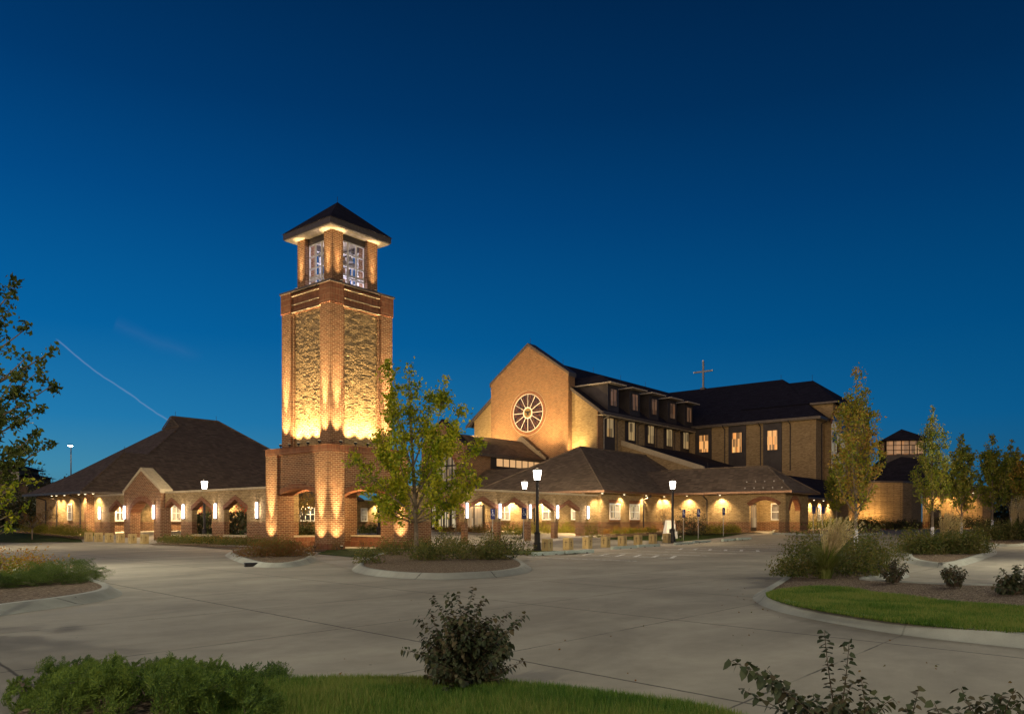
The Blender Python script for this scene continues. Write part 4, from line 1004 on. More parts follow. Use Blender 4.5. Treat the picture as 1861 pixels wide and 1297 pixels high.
# end bay with arched window
BX0, BX1, BY = 86.9, 100.5, 26.8
MB().box(BX0, BY, -.1, BX1, TY0+4, 14.3).build('end_bay_wall', M['tan'], ch)
rf = MB(); hip(rf, BX0-.5, BY-.5, BX1+.5, 37, 14.35, (93.7, 31.2, 18.1), (93.7, 35.5, 18.1)); rf.build('end_bay_roof', M['slate'], ch)
gutter(BX0-.5, BY-.5, BX1+.5, 29, 14.35, ch, mt=M['fascia'])
wa, wb = Xy(1511, BY), Xy(1535, BY)
ap = arch_pts(wa, wb, 12.0, 13.7, 'seg', 14); out = [(wa, 6.5)] + ap + [(wb, 6.5)]
aw = MB().ext(out, 'Y', BY-.04, BY+.02).build('arched_window', M['white'], ch)
for i in range(3):
    for j in range(5):
        a_ = wa+.12+(wb-wa-.2)/3*i; MB().box(a_, BY-.06, 6.7+j*1.12, a_+(wb-wa-.2)/3-.1, BY-.045, 6.7+j*1.12+1.02).build('pane', M['lit_office'] if (i+j) % 3 else M['glass'], aw)
for i in range(3):
    a_ = wa+.16+(wb-wa-.3)/3*i; MB().box(a_, BY-.06, 12.35, a_+(wb-wa-.3)/3-.1, BY-.045, 13.0+.35*(i == 1)).build('pane', M['glass'], aw)
arch_ring('Y', BY-.07, BY+.02, wa, wb, 12.0, 13.7, 'seg', .3, ch)
# lightning rods along ridges
for (x, y, z) in ((64.2, 50.4, 20.0), (70, NM, ZR), (76, NM, ZR), (82, NM, ZR), (88, NM, ZR), (TXM, 58, TZR), (TXM, 35.2, TZR), (93.7, 31.3, 18.2)):
    MB().tube([(x, y, z-.1), (x, y, z+.6)], .02, 4).build('lightning_rod', M['dark'], ch)
cr = thing('roof_cross', 'tall metal cross standing on the transept roof ridge', 'cross', (TXM, 45.4, 18.6))
MB().box(TXM-.1, 45.3, 18.6, TXM+.1, 45.5, 22.3).box(TXM-.1, 44.2, 20.88, TXM+.1, 45.3, 21.06).box(TXM-.1, 45.5, 20.88, TXM+.1, 46.6, 21.06).build('cross_beams', M['steel'], cr)
MB().box(TXM-.3, 45.1, 18.6, TXM+.3, 45.7, 18.85).build('cross_foot', M['fascia'], cr)
for (y, z) in ((44.12, 20.97), (46.68, 20.97), (45.4, 22.35)): MB().box(TXM-.12, y-.06, z-.08, TXM+.12, y+.06, z+.08).build('end_cap', M['chrome'], cr)
# facade lights, standing on the low roofs
gF = 'roof mounted floodlights on the church front'
uplight((61.2, 46.9, 8.2), (FX, 47.6, 12.5), 500, 'roof floodlight on the rose gable, right of the narthex roof', gF, 100, (1, .64, .26), 1)
uplight((60.2, 44.9, 7.3), (FX, 48.4, 15), 800, 'roof floodlight washing the rose gable from the wing roof', gF, 90, (1, .64, .26), 1)
uplight((61.2, 54.6, 8.2), (FX, 52.5, 12.5), 900, 'roof floodlight on the rose gable, left of the narthex roof', gF, 100, (1, .64, .26), 1)
uplight((54.5, 50.7, 9.8), (FX, 50.4, 13.5), 2200, 'roof floodlight on the narthex ridge aimed at the rose window', gF, 100, (1, .66, .30), 1)
uplight((63.4, 44.55, 7.4), (64.3, 44.2, 12), 760, 'roof floodlight grazing the tan wall right of the rose gable', gF, 100, (1,.68,.28), 1)
uplight((63.4, 56.3, 7.4), (64.3, 56.6, 12), 1000, 'roof floodlight grazing the tan wall left of the rose gable', gF, 100, (1,.68,.28), 1)

# ---------------- chapel with lantern ----------------
cp = thing('chapel', 'low tan brick chapel with curved front and glazed lantern under a pyramid roof', 'chapel', (96, 22, 0))
def capoly(off=0): return [at(px, D+o_*1) for px, D, o_ in ((1470, 84, 0), (1520, 80.5, 0), (1560, 79.2, 0), (1600, 79, 0), (1640, 79.6, 0), (1656, 80.5, 0), (1668, 82.5, 0), (1674, 85, 0), (1674, 98, 0), (1500, 98, 0))]
pp = capoly(); n = len(pp); V = [(x, y, -.1) for x, y in pp]+[(x, y, 5.45) for x, y in pp]
MB().add(V, [(i, (i+1) % n, n+(i+1) % n, n+i) for i in range(n)]+[tuple(range(n, 2*n))]).build('curved_wall', M['band'], cp)
cc_ = np.mean(np.array(pp), 0); po = [(cc_[0]+(x-cc_[0])*1.02, cc_[1]+(y-cc_[1])*1.02) for x, y in pp]
MB().add([(x, y, 5.43) for x, y in po]+[(x, y, 5.6) for x, y in po], [(i, (i+1) % n, n+(i+1) % n, n+i) for i in range(n)]+[tuple(range(n, 2*n)), tuple(range(n))[::-1]]).build('parapet_cap', M['fascia'], cp)
lcx, lcy = at(1638, 88); rt = R(24); lr = 1.98
rb = MB(); k8 = 8
V = [(lcx+6.2*math.cos(2*math.pi*k/k8+.2), lcy+6.2*math.sin(2*math.pi*k/k8+.2), 5.4) for k in range(k8)]+[(lcx+1.7*math.cos(2*math.pi*k/k8+.2), lcy+1.7*math.sin(2*math.pi*k/k8+.2), 8.9) for k in range(k8)]
rb.add(V, [(i, (i+1) % k8, k8+(i+1) % k8, k8+i) for i in range(k8)]+[tuple(range(k8, 2*k8))]); rb.build('conical_roof', M['slate'], cp)
def rot(dx, dy, a=rt): return (lcx+dx*math.cos(a)-dy*math.sin(a), lcy+dx*math.sin(a)+dy*math.cos(a))
MB().rbox(lcx, lcy, 7.0, lr, lr, 1.85, rt).build('lantern_base', M['darkpanel'], cp)
z0L, z1L = 8.85, 10.45
MB().rbox(lcx, lcy, z0L, lr-.12, lr-.12, z1L-z0L, rt).build('lantern_glass', lit('lantern_light', (1,.50,.22), .34, 1.3), cp)
mu = MB()
for s_ in range(4):
    for i in range(6):
        a_ = -lr+2*lr*i/5; dx, dy = [(a_, -lr), (lr, a_), (a_, lr), (-lr, a_)][s_]; x, y = rot(dx, dy); mu.tube([(x, y, z0L), (x, y, z1L)], .09 if i in (0, 5) else .045, 4)
    for z in (z0L+.05, z0L+.53, z0L+1.06, z1L-.05):
        e0, e1 = [((-lr, -lr), (lr, -lr)), ((lr, -lr), (lr, lr)), ((lr, lr), (-lr, lr)), ((-lr, lr), (-lr, -lr))][s_]
        mu.tube([(*rot(*e0), z), (*rot(*e1), z)], .03, 4)
mu.build('lantern_frame', M['dark'], cp)
rp_ = MB(); V = [(*rot(a_*(lr+.65), b_3*(lr+.65)), 10.4) for a_, b_3 in ((-1,-1), (1,-1), (1,1), (-1,1))]+[(lcx, lcy, 11.9)]
rp_.add(V, [(0,1,4), (1,2,4), (2,3,4), (3,0,4), (0,3,2,1)]); rp_.build('pyramid_roof', M['slate'], cp)
# rear wall beyond the chapel, lit
rw_ = thing('rear_building', 'orange lit single storey brick building seen between the street trees', 'building', (*at(1740, 96), 0))
pp = [at(1676, 90), at(1785, 92), at(1800, 93), at(1800, 103), at(1676, 103)]; n = 5
MB().add([(x, y, -.1) for x, y in pp]+[(x, y, 5.2) for x, y in pp], [(i, (i+1) % n, n+(i+1) % n, n+i) for i in range(n)]+[tuple(range(n, 2*n))]).build('banded_wall', M['band'], rw_)
pq = [at(1672, 89.3), at(1802, 91.4), at(1805, 104), at(1672, 104)]
MB().add([(x, y, 5.2) for x, y in pq]+[(x, y, 5.6) for x, y in pq], [(i, (i+1) % 4, 4+(i+1) % 4, 4+i) for i in range(4)]+[(0,1,2,3)[::-1], (4,5,6,7)]).build('flat_roof', M['fascia'], rw_)
for k, px in enumerate((1705, 1738, 1768)):
    x, y = at(px, 89.2+(px-1676)*.018); downlight(x, y, 4.9, 260, 'eave light number %d from the chapel on the rear building' % (k+1), 'eave lights of the rear building', AMB, 140)
x, y = at(1700, 90.1); dd = MB().rbox(x, y, .65, .6, .06, 2.2, R(-50)); dd.build('door', M['dark'], rw_)
x, y = at(1590, 77.5); uplight((x, y, .7), (*at(1590, 79.2), 3.5), 260, 'ground floodlight on the curved chapel wall', 'chapel floodlights', 130, AMB, 1)
x, y = at(1545, 77.2); uplight((x, y, .7), (*at(1545, 79.8), 3.5), 260, 'ground floodlight on the left part of the curved chapel wall', 'chapel floodlights', 130, AMB, 1)
# ---------------- street furniture ----------------
def lamppost(x, y, label, power=420):
    z = gz(x, y); t = thing('lamp_post', label, 'lamp post', (x, y, z), 0, 'lamp posts with tapered white lanterns')
    MB().lathe([(.26, z), (.26, z+.07)], x, y, 4, R(39.5)).lathe([(.2, z+.07), (.19, z+.4), (.155, z+.43), (.15, z+.82), (.17, z+.86), (.11, z+.95)], x, y, 8).build('post_base', M['dark'], t)
    MB().lathe([(.085, z+.94), (.075, z+3.2), (.09, z+3.3), (.07, z+3.5), (.13, z+3.55)], x, y, 12).build('pole', M['dark'], t, smooth=False)
    ln_ = MB().lathe([(.15, z+3.56), (.215, z+4.06)], x, y, 8).build('lantern', M['lamp'], t)
    fr = MB().lathe([(.222, z+4.062), (.225, z+4.085), (.09, z+4.1), (.08, z+4.17), (.02, z+4.19)], x, y, 8)
    cl_ = MB().lathe([(.17, z+3.54), (.17, z+3.57)], x, y, 8)
    for k in range(4):
        th = math.pi/2*k+.4; cl_.tube([(x+.155*math.cos(th), y+.155*math.sin(th), z+3.56), (x+.16*math.cos(th), y+.16*math.sin(th), z+3.72)], .012, 4)
    fr.build('lantern_cap', M['dark'], t); cl_.build('lantern_collar', M['dark'], t)
    light('lamp_glow', 'POINT', (x, y, z+4.8), power*.75, (1, .78, .5), t, size=.12)
    return t
x, y = gp(976, 1000); lamppost(x, y, 'lamp post standing beside the first bollard, in front of the arcade')
x, y = gp(1222, 985.5); lamppost(x, y, 'lamp post in front of the white shrine, at the end of the bollard row')
x, y = at(953, 56.5); lamppost(x, y, 'lamp post inside the courtyard behind the right arcade')
x, y = at(371, 51.5); lamppost(x, y, 'lamp post behind the left arcade, its lantern just above the wall')
x, y = at(688, 53); lamppost(x, y, 'lamp post seen through the right arch of the tower')

def bollard(x, y, label, group):
    z = gz(x, y); t = thing('bollard', label, 'bollard', (x, y, z), 0, group)
    h = .2
    MB().box(x-h, y-h, z-.05, x+h, y+h, z+.62).build('stone_block', M['bollard'], t, bevel=.012)
    c = MB()
    for zz0, zz1, hw_ in ((.17, .5, .013), (.385, .41, .08)):
        c.box(x-h-.006, y-hw_, z+zz0, x-h+.004, y+hw_, z+zz1); c.box(x-hw_, y-h-.006, z+zz0, x+hw_, y-h+.004, z+zz1)
    c.build('carved_cross', M['twig'], t)
ordn = ['first', 'second', 'third', 'fourth', 'fifth', 'sixth', 'seventh', 'eighth']
for k, (px, py) in enumerate(((994, 1002.5), (1032, 999.5), (1067, 997.2), (1100, 995), (1130.5, 993), (1159, 990.7), (1186, 988.7), (1211, 986.8))):
    bollard(*gp(px, py-1), ordn[k]+' square stone bollard with a carved cross, counted from the front lamp post', 'stone bollards along the parking row')
for k, (px, py) in enumerate(((262, 988.6), (240, 987.6), (218.5, 986.6), (198, 985.8), (178.5, 985), (160.5, 984.2))):
    bollard(*gp(px, py-1), ordn[k]+' square stone bollard with a carved cross, counted from the gabled portal', 'stone bollards before the portal')
def wstop(xa, xb, yc, label):
    x = (xa+xb)/2; L = (xb-xa)/2-.06; z = gz(x, yc); t = thing('wheel_stop', label, 'wheel stop', (x, yc, z), 0, 'concrete wheel stops')
    m5 = MB(); pr = [(-.10, 0), (-.07, .16), (.07, .16), (.10, 0)]
    V = [(xx, yc+a, z+b_4) for xx in (x-L, x+L) for a, b_4 in pr]
    m5.add(V, [(0,1,2,3), (7,6,5,4), (0,4,5,1), (1,5,6,2), (2,6,7,3), (3,7,4,0)])
    m5.build('concrete_bar', M['stop'], t, bevel=.012)
    for s in (-.45, .45): MB().box(x+s*L-.08, yc-.105, z, x+s*L+.08, yc+.105, z+.045).build('drain_slot', M['dark'], t)
for k, (pa_, pb_, py) in enumerate(((966, 1023, 1009), (1025, 1078, 1004.5), (1110.5, 1156, 998), (1157, 1198, 994.5), (1225, 1258, 990), (1259, 1290, 987), (1312, 1338, 983.5), (1339, 1364, 981.5))):
    xa, ya_ = gp(pa_+2, py+1); xb, yb_ = gp(pb_-1, py-3); yc = 20.5 if k < 2 else (ya_+yb_)/2
    xa = Xy(pa_, yc); xb = Xy(pb_, yc); wstop(xa, xb, yc, ordn[k]+' concrete wheel stop in the parking row, counted from the left')

M['blue'] = simple('sign_blue', (.012,.02,.11), .5, var=.05); M['signw'] = simple('sign_white', (.6,.62,.66), .5, var=.03)
fc_ = None
def sign(x, y, label, rz, top=2.06, dark=False):
    z = gz(x, y); t = thing('accessible_parking_sign', label, 'parking sign', (x, y, z), 0, 'accessible parking signs')
    MB().tube([(x, y, z-.05), (x, y, z+top)], .028, 6).build('post', M['steel'], t)
    c, s = math.cos(rz), math.sin(rz); nx, ny = s, -c      # face normal toward -Y when rz = 0
    def pl(u, h, o=0): return (x+nx*(.035+o)+c*u, y+ny*(.035+o)+s*u, z+h)
    def plate(mb, u0, u1, h0, h1, o0, o1):
        V = [pl(u, h, o) for o in (o0, o1) for u, h in ((u0, h0), (u1, h0), (u1, h1), (u0, h1))]
        mb.add(V, [(0,3,2,1), (4,5,6,7), (0,1,5,4), (1,2,6,5), (2,3,7,6), (3,0,4,7)])
    m6 = MB(); plate(m6, -.155, .155, top-.36, top+.1, 0, .006); pn = m6.build('sign_panel', M['blue'], t)
    m7 = MB(); plate(m7, -.155, .155, top-.46, top-.368, 0, .006); p2 = m7.build('lower_plate', M['blue'], t)
    if dark: return
    sy = MB()       # wheelchair symbol
    def tb(pts, r_): sy.tube([pl(u, h, .012) for u, h in pts], r_, 5)
    cu, chh = -.01, top-.2
    tb([(cu+.075*math.cos(a_), chh+.075*math.sin(a_)) for a_ in [R(150)+R(28)*k for k in range(9)]], .011)
    tb([(cu-.03, chh+.17), (cu-.02, chh+.03), (cu+.06, chh+.03), (cu+.1, chh-.08), (cu+.125, chh-.075)], .012)
    tb([(cu-.025, chh+.10), (cu+.05, chh+.095)], .01)
    tb([(cu-.035, chh+.205), (cu-.03, chh+.235)], .024)
    sy.build('wheelchair_symbol', M['signw'], pn)
    for tx, hh, szz, par in (('PARKING', top-.345, .05, pn), ('VAN ACCESSIBLE', top-.43, .032, p2)):
        continue
        cd = bpy.data.curves.new('lettering', 'FONT'); cd.body = tx; cd.size = szz; cd.align_x = 'CENTER'; cd.extrude = .001; cd.materials.append(M['signw'])
        to = bpy.data.objects.new('lettering', cd); col.objects.link(to); to.parent = par; to.rotation_euler = (R(90), 0, rz)
        to.location = Vector(pl(0, hh, .009)) - t.location
sg = [(894.5, 997, 'blue accessible parking sign nearest the maple tree'), (951, 1000.8, 'blue accessible parking sign just left of the front lamp post'), (1241.5, 982, 'blue accessible parking sign just right of the shrine lamp post'),
      (1268.5, 979.5, 'blue accessible parking sign between the floodlit shrubs and the lawn edge'), (1314, 974.5, 'blue accessible parking sign left of the arched porch')]
for px, py, nm in sg: sign(*gp(px, py), nm, R(-12))
for px, D, nm in ((1477.5, 60, 'dark parking sign left of the small side wing window'), (1494.5, 60, 'dark parking sign right of the small side wing window')): sign(*at(px, D), nm, R(-30), 2.1, True)

# white shrine stele with statue niche
x, y = at(1214, 55.5); z = gz(x, y); sh = thing('garden_shrine', 'white stone shrine with a small statue niche and plaque behind the lamp post', 'shrine', (x, y, z))
def stl(mb, hw0, hw1, z0, z1, dp0, dp1, px=0):
    mb.rbox(x+px, y, z0, hw0, dp0, z1-z0, R(-20), hw1/hw0)
mb = MB(); stl(mb, .42, .18, z, z+1.35, .22, .12); mb.build('stone_stele', M['white'], sh)
mb = MB().rbox(x-.02, y-.22, z+.45, .14, .012, .28, R(-20)); mb.build('plaque', M['dark'], sh)
xq, yq = x+.62, y-.1
MB().rbox(xq, yq, z, .2, .2, .55, R(-20), .9).build('pedestal', M['white'], sh)
MB().lathe([(.13, z+.55), (.15, z+.6), (.13, z+.9), (.12, z+1.05), (.06, z+1.12), (.065, z+1.2), (.075, z+1.27), (.05, z+1.34), (.01, z+1.36)], xq, yq, 12).build('robed_statue', M['white'], sh, smooth=True)
uplight((x-.3, y-1.1, z), (x+.1, y, z+.9), 22, 'small garden uplight in front of the white shrine', 'garden lights', 60)

# parking lot lights: far pole by the hall, one past the left edge; the rest unseen, added as fill
def lot_pole(x, y, h, label, power, tgt, colr=(1, .90, .68), ang=150):
    z = gz(x, y); t = thing('parking_lot_light', label, 'pole light', (x, y, z), 0, 'tall parking lot lights')
    MB().tube([(x, y, z), (x, y, z+h)], [.11, .07], 8).build('pole', M['dark'], t)
    dv = Vector((tgt[0]-x, tgt[1]-y, 0)).normalized(); a = (x+dv.x*.2, y+dv.y*.2); rz = math.atan2(dv.y, dv.x)
    MB().rbox(x+dv.x*.5, y+dv.y*.5, z+h-.05, .42, .28, .14, rz).build('lamp_head', M['dark'], t)
    MB().rbox(x+dv.x*.55, y+dv.y*.55, z+h-.12, .34, .24, .07, rz).build('lens', M['cool'], t)
    if power: light('lot_beam', 'SPOT', (x+dv.x*.55, y+dv.y*.55, z+h-.16), power, colr, t, (tgt[0], tgt[1], 0), ang, .9, .25)
lot_pole(*at(128.5, 105), 11.0, 'tall lit pole light standing behind the hall at far left', 2500, at(110, 96))
lot_pole(*at(-75, 22.0), 9.0, 'pole light just outside the left edge of the picture', 1900, at(450, 22))
lot_pole(*lat_(-7, -6), 9.0, 'unseen pole light added behind the photographer, towards the left', 2000, at(600, 11))  # unseen, put in to light the foreground
lot_pole(*lat_(9, -3), 9.0, 'unseen pole light added behind the photographer, towards the right', 1500, at(1100, 14))  # second unseen pole added for the foreground concrete and lawn
lot_pole(*at(2150, 24), 9.0, 'unseen pole light added outside the right edge of the picture', 1900, at(1500, 24))  # added out of view to light the lot from the right

lot_pole(*at(-190, 42), 9.0, 'unseen fill pole light added beyond the left edge, level with the tower', 2600, at(400, 46), (1, .82, .55))  # added fill for the dim buildings, out of view
lot_pole(*at(2080, 44), 9.0, 'unseen fill pole light added beyond the right edge, level with the lamp posts', 2600, at(1350, 46), (1, .82, .55))  # unseen, added to brighten the mid lot and wing

# ---------------- distant houses ----------------
hs = thing('house', 'two storey house with dark hip roof and bay windows at the far left edge', 'house', (*at(0, 125), 0))
M['housewall'] = simple('house_stucco', (.25,.19,.13), .9)
cx_, cy_ = at(-12, 132); zt = zpy(853, 132)
MB().rbox(cx_, cy_, -.1, 4.9, 4.5, zt+.1, R(-50)).build('wall', M['housewall'], hs)
def pyr(cx, cy, hx, hy, z0, z1, rz, rid=.0):
    c, s = math.cos(rz), math.sin(rz); V = [(cx+a*hx*c-b*hy*s, cy+a*hx*s+b*hy*c, z0) for a, b in ((-1,-1), (1,-1), (1,1), (-1,1))]+[(cx-rid*c, cy-rid*s, z1), (cx+rid*c, cy+rid*s, z1)]
    return MB().add(V, [(0,1,5,4), (1,2,5), (2,3,4,5), (3,0,4), (0,3,2,1)])
pyr(cx_, cy_, 5.9, 5.4, zt, zpy(835, 132), R(-50), 1.0).build('roof', M['slate'], hs)
for px in (6, 13, 24, 31):
    x, y = at(px, 126.9); MB().rbox(x, y, zpy(874, 127), .3, .06, 1.5, R(-50)).build('window', M['glass'], hs)
cx2, cy2 = at(38, 134)
MB().rbox(cx2, cy2, -.1, 3.2, 3.2, zpy(866, 134), R(-50)).build('lower_wall', M['housewall'], hs)
pyr(cx2, cy2, 3.9, 3.9, zpy(868, 134), zpy(858, 134), R(-50), .8).build('lower_roof', M['slate'], hs)
# ---------------- vegetation ----------------
def unit(a): return a/(np.linalg.norm(a, axis=-1, keepdims=True)+1e-9)
def leafquads(c, size, asp=.55, up=.0, fold=.18, dirs=None):
    n = len(c); u = unit(rng.normal(size=(n, 3)) + np.array([0, 0, up])) if dirs is None else unit(dirs+rng.normal(size=(n, 3))*.35)
    w_ = unit(np.cross(u, rng.normal(size=(n, 3)))); nn = np.cross(u, w_)
    s = (np.asarray(size)*(rng.uniform(.65, 1.3, n)))[:, None]
    V = np.stack([c-u*s*.5, c+w_*s*asp*.5+nn*s*fold-u*s*.08, c+u*s*.55, c-w_*s*asp*.5+nn*s*fold-u*s*.08], 1)
    return V.reshape(-1, 3)
def bez(p0, p1, p2, n=6):
    t = np.linspace(0, 1, n)[:, None]; p0, p1, p2 = map(np.array, (p0, p1, p2))
    return (1-t)**2*p0+2*t*(1-t)*p1+t*t*p2
def limb_leaves(wood, limbs, nt, tl, per, spread, r0=.012, leafy0=.2, seed=None, upb=.25):
    """limbs: list of (pts, ra, rb); adds twigs and returns leaf centres"""
    C = []
    for pts, ra, rb in limbs:
        pts = np.array(pts); n = len(pts)
        wood.tube([tuple(p) for p in pts], [ra+(rb-ra)*i/(n-1) for i in range(n)], 5 if ra < .05 else 7)
        seg = np.linalg.norm(np.diff(pts, axis=0), axis=1); L = seg.sum(); k = max(3, int(nt*L))
        for t in rng.uniform(leafy0, 1, k):
            f = t*(n-1); i = min(int(f), n-2); p = pts[i]+(pts[i+1]-pts[i])*(f-i); dd = unit(pts[i+1]-pts[i])
            v = unit(unit(rng.normal(size=3))*1.0+dd*.7+np.array([0, 0, upb])); l = tl*rng.uniform(.4, 1.1)*(1-.55*t)
            e = p+v*l
            mid = (p+e)/2+np.array([0, 0, .04*l])
            wood.tube([tuple(p), tuple(mid), tuple(e)], [r0, r0*.7, r0*.35], 3, caps=False)
            m_ = rng.choice([.4, .7, 1.0], per)[:, None]+rng.normal(size=(per, 1))*.04
            C.append(p+(e-p)*m_+rng.normal(size=(per, 3))*spread*rng.uniform(.7, 1.3))
        C.append(pts[-1]+rng.normal(size=(per, 3))*spread)
    return np.concatenate(C)
def mk_tree(name, label, x, y, limbs, trunk, leafmat, lsize, nt=4, tl=.8, per=14, spread=.09, group=None, wrap=None, bark='bark', upb=.25, cat='tree', leafy0=.2, asp=.6, r0=.01):
    z = gz(x, y); t = thing(name, label, cat, (x, y, z), 0, group); wb = MB()
    P = np.array([x, y, z]); tp = [np.array(p)+P for p, r in trunk]
    wb.tube([tuple(p) for p in tp], [r for p, r in trunk], 9)
    C = limb_leaves(wb, [(np.array(l)+P, a, b) for l, a, b in limbs], nt, tl, per, spread, r0=r0, upb=upb, leafy0=leafy0)
    wb.build('trunk', M[bark], t, smooth=True)
    V = leafquads(C-P, lsize, asp); npmesh('crown', V, 4, leafmat, t)
    if wrap:
        z0, z1, rr = wrap
        MB().tube([(x, y, z+z0), tuple(P+np.array(trunk[1][0])*(z1/trunk[1][0][2])*np.array([1, 1, 1]))], [rr*1.12, rr], 9).build('trunk_wrap', M['asph_wrap'], t)
    return t
def cdir(dx, dd=0):     # lateral metres dx in picture sense, depth metres dd
    return np.array([SU*dx+CU*dd, -CU*dx+SU*dd, 0.])
# maple in the island
mx_, my_ = gp(756, 1012); 
def L3(dx, dz, dd=0): return cdir(dx, dd)+np.array([0, 0, dz])
trk = [(L3(0, -.1), .115), (L3(0, .9), .095), (L3(-.05, 2.2), .085), (L3(-.12, 3.6), .065), (L3(-.22, 5.6), .035), (L3(-.28, 7.3), .012)]
lb = []
for (sx_, sz_), (tx, tz), dd in (((-.1, 3.4), (-1.25, 8.0), .3), ((-.05, 2.3), (1.25, 7.2), -.3), ((0, 2.0), (1.8, 6.1), .4), ((0, 1.7), (2.65, 4.7), -.2), ((0, 1.5), (2.55, 3.1), .3), ((0, 1.7), (-2.45, 4.1), -.4),
        ((0, 1.5), (-2.2, 2.7), .3), ((-.05, 2.2), (-1.7, 5.0), .5), ((0, 1.9), (.6, 5.0), 1.6), ((0, 1.9), (-.6, 4.6), -1.7), ((0, 1.6), (1.0, 3.0), -1.9), ((0, 1.6), (-1.0, 3.2), 1.9), ((0, 1.4), (1.9, 2.4), -.9), ((-.1, 3.5), (-.9, 6.2), -.8), ((-.1, 3.8), (.5, 6.6), .7), ((0, 1.4), (-1.3, 2.1), -1.0), ((0, 2.6), (1.2, 4.6), -1.2), ((0, 2.6), (-1.3, 4.1), -1.0), ((-.15,4.6), (-.3, 7.6), .1)):
    s = L3(sx_, sz_); e = L3(tx, tz, dd); m_ = s*.45+e*.55+np.array([0, 0, -.18])+cdir(.15*np.sign(tx)); lb.append((bez(s, m_, e, 7), .04, .008))
mk_tree('maple_tree', 'young yellow green maple standing in the mulch island in front of the tower', mx_, my_, lb, trk, M['leaf'], .15, nt=6.5, tl=.95, per=30, spread=.11, group=None)

def columnar(seed, H, R_, lean=0, n=26, zb=.16):
    global rng; rng = np.random.default_rng(seed); lb = []
    for i in range(n):
        f = (i+.5)/n; z0 = H*(zb+.02+.58*f); th = i*2.4+rng.uniform(-.3, .3)
        r_ = R_*(1-.72*f**1.3)*rng.uniform(.75, 1.15); up_ = min(H*.97-z0, r_*rng.uniform(1.5, 2.3)+.3)
        e = np.array([r_*math.cos(th), r_*math.sin(th), z0+up_]); s = np.array([0, 0, z0])
        m_ = np.array([e[0]*.75, e[1]*.75, z0+up_*.35]); lb.append((bez(s, m_, e, 6), .028*(1.2-f), .005))
    lb.append((bez((0, 0, H*.7), (0, 0, H*.85), (0.05, 0, H*.99), 5), .02, .004))
    tr = [(np.array([0, 0, -.1]), .085), (np.array([0, 0, 1.15]), .07), (np.array([0, 0, H*.5]), .045), (np.array([0, 0, H*.75]), .02)]
    return lb, tr
specs = [  # px, D, height, radius, seed, mat, label, wrap
 (1555, 34.5, 8.15, 1.3, 3, 'leaf_fall', 'tallest columnar street tree, with reddish leaves, behind the tuft of plumed grass'),
 (1520, 66, 6.2, .9, 31, 'leaf_col', 'small columnar tree partly behind the tall reddish one, before the side wing'),
 (1694, 47, 8.3, 1.25, 5, 'leaf_col', 'green columnar street tree with a white wrapped trunk right of the glazed lantern'),
 (1747, 56, 7.4, 1.25, 8, 'leaf_col', 'fourth columnar street tree, just right of the green one with the whitest trunk'),
 (1803, 60, 7.6, 1.25, 12, 'leaf_col', 'fifth columnar street tree, slender with a pointed top'),
 (1838, 72, 8.3, 1.35, 15, 'leaf_col', 'sixth columnar street tree, near the right edge'),
 (1868, 68, 7.4, 1.4, 19, 'leaf_fall', 'columnar street tree cut by the right edge of the picture')]
for px, D, H, Rr, sd, lm, nm in specs:
    lb, tr = columnar(sd, H, Rr, n=25 if D < 50 else 24)
    x, y = at(px, D); far = D > 50
    mk_tree('columnar_tree', nm, x, y, lb, tr, M[lm], .13 if not far else .2, nt=7 if not far else 6, tl=.7, per=13 if not far else 12, spread=.10, group='columnar street trees', wrap=(.0, 1.15, .085) if px != 1520 else None, upb=.7, leafy0=.12)
rng = np.random.default_rng(77)
# tree reaching in from the left edge
x, y = at(-95, 12.5); k_ = 12.5/F
def T(px, py, dd=0): return cdir((px+95)*k_, dd)+np.array([0, 0, CZ+(HY-py)*k_])
tr = [(np.array([0, 0, -.1]), .13), (np.array([0, 0, 1.3]), .11), (T(-95, 750), .09), (T(-80, 560), .05), (T(-70, 450), .02)]
lb = []
for (a, b, dd) in ((18, 508, .2), (20, 535, -.4), (30, 585, .3), (95, 630, .1), (70, 655, -.3), (70, 690, .4), (60, 700, -.5), (40, 735, .5), (60, 790, 0), (66, 800, .4), (50, 825, -.4), (20, 840, .3), (10, 640, -.5), (0, 700, .5), (-10, 760, -.4), (15, 800, -.2), (30, 660, .6), (0, 570, .1), (40, 770, -.6), (5, 870, .1)):
    s = T(-88, min(900, b+110+rng.uniform(-30, 40))); e = T(a, b, dd); m_ = s*.5+e*.5+np.array([0, 0, -.12]); lb.append((bez(s, m_, e, 8), .028, .006))
for i in range(22):
    th = rng.uniform(.15, .85)*2*math.pi+math.pi*.0; zz_ = rng.uniform(2.4, 5.6); rr_9 = rng.uniform(.9, 1.9)*(1.15-.12*abs(zz_-3.6)); cdv = cdir(rr_9*math.cos(th+0) if math.cos(th) < 0 else rr_9*math.cos(th)*.35, rr_9*math.sin(th))
    s = np.array([0, 0, zz_-rng.uniform(.5, 1.0)])+T(-92, 948)*np.array([1, 1, 0]); e = s+cdv+np.array([0, 0, rng.uniform(.4, 1.0)])
    lb.append((bez(s, s*.5+e*.5+np.array([0, 0, -.12]), e, 7), .028, .006))
mk_tree('shade_tree', 'dark leafy shade tree reaching in from the left edge against the sky', x, y, lb, tr, M['leaf_shade'], .09, nt=6.5, tl=.46, per=12, spread=.042, upb=0, leafy0=.3, r0=.006)
tw_ = MB()
x, y = at(-40, 11.5); k_ = 11.5/F
def T(px, py, dd=0): return cdir((px+40)*k_, dd)+np.array([0, 0, CZ+(HY-py)*k_])
lb = []
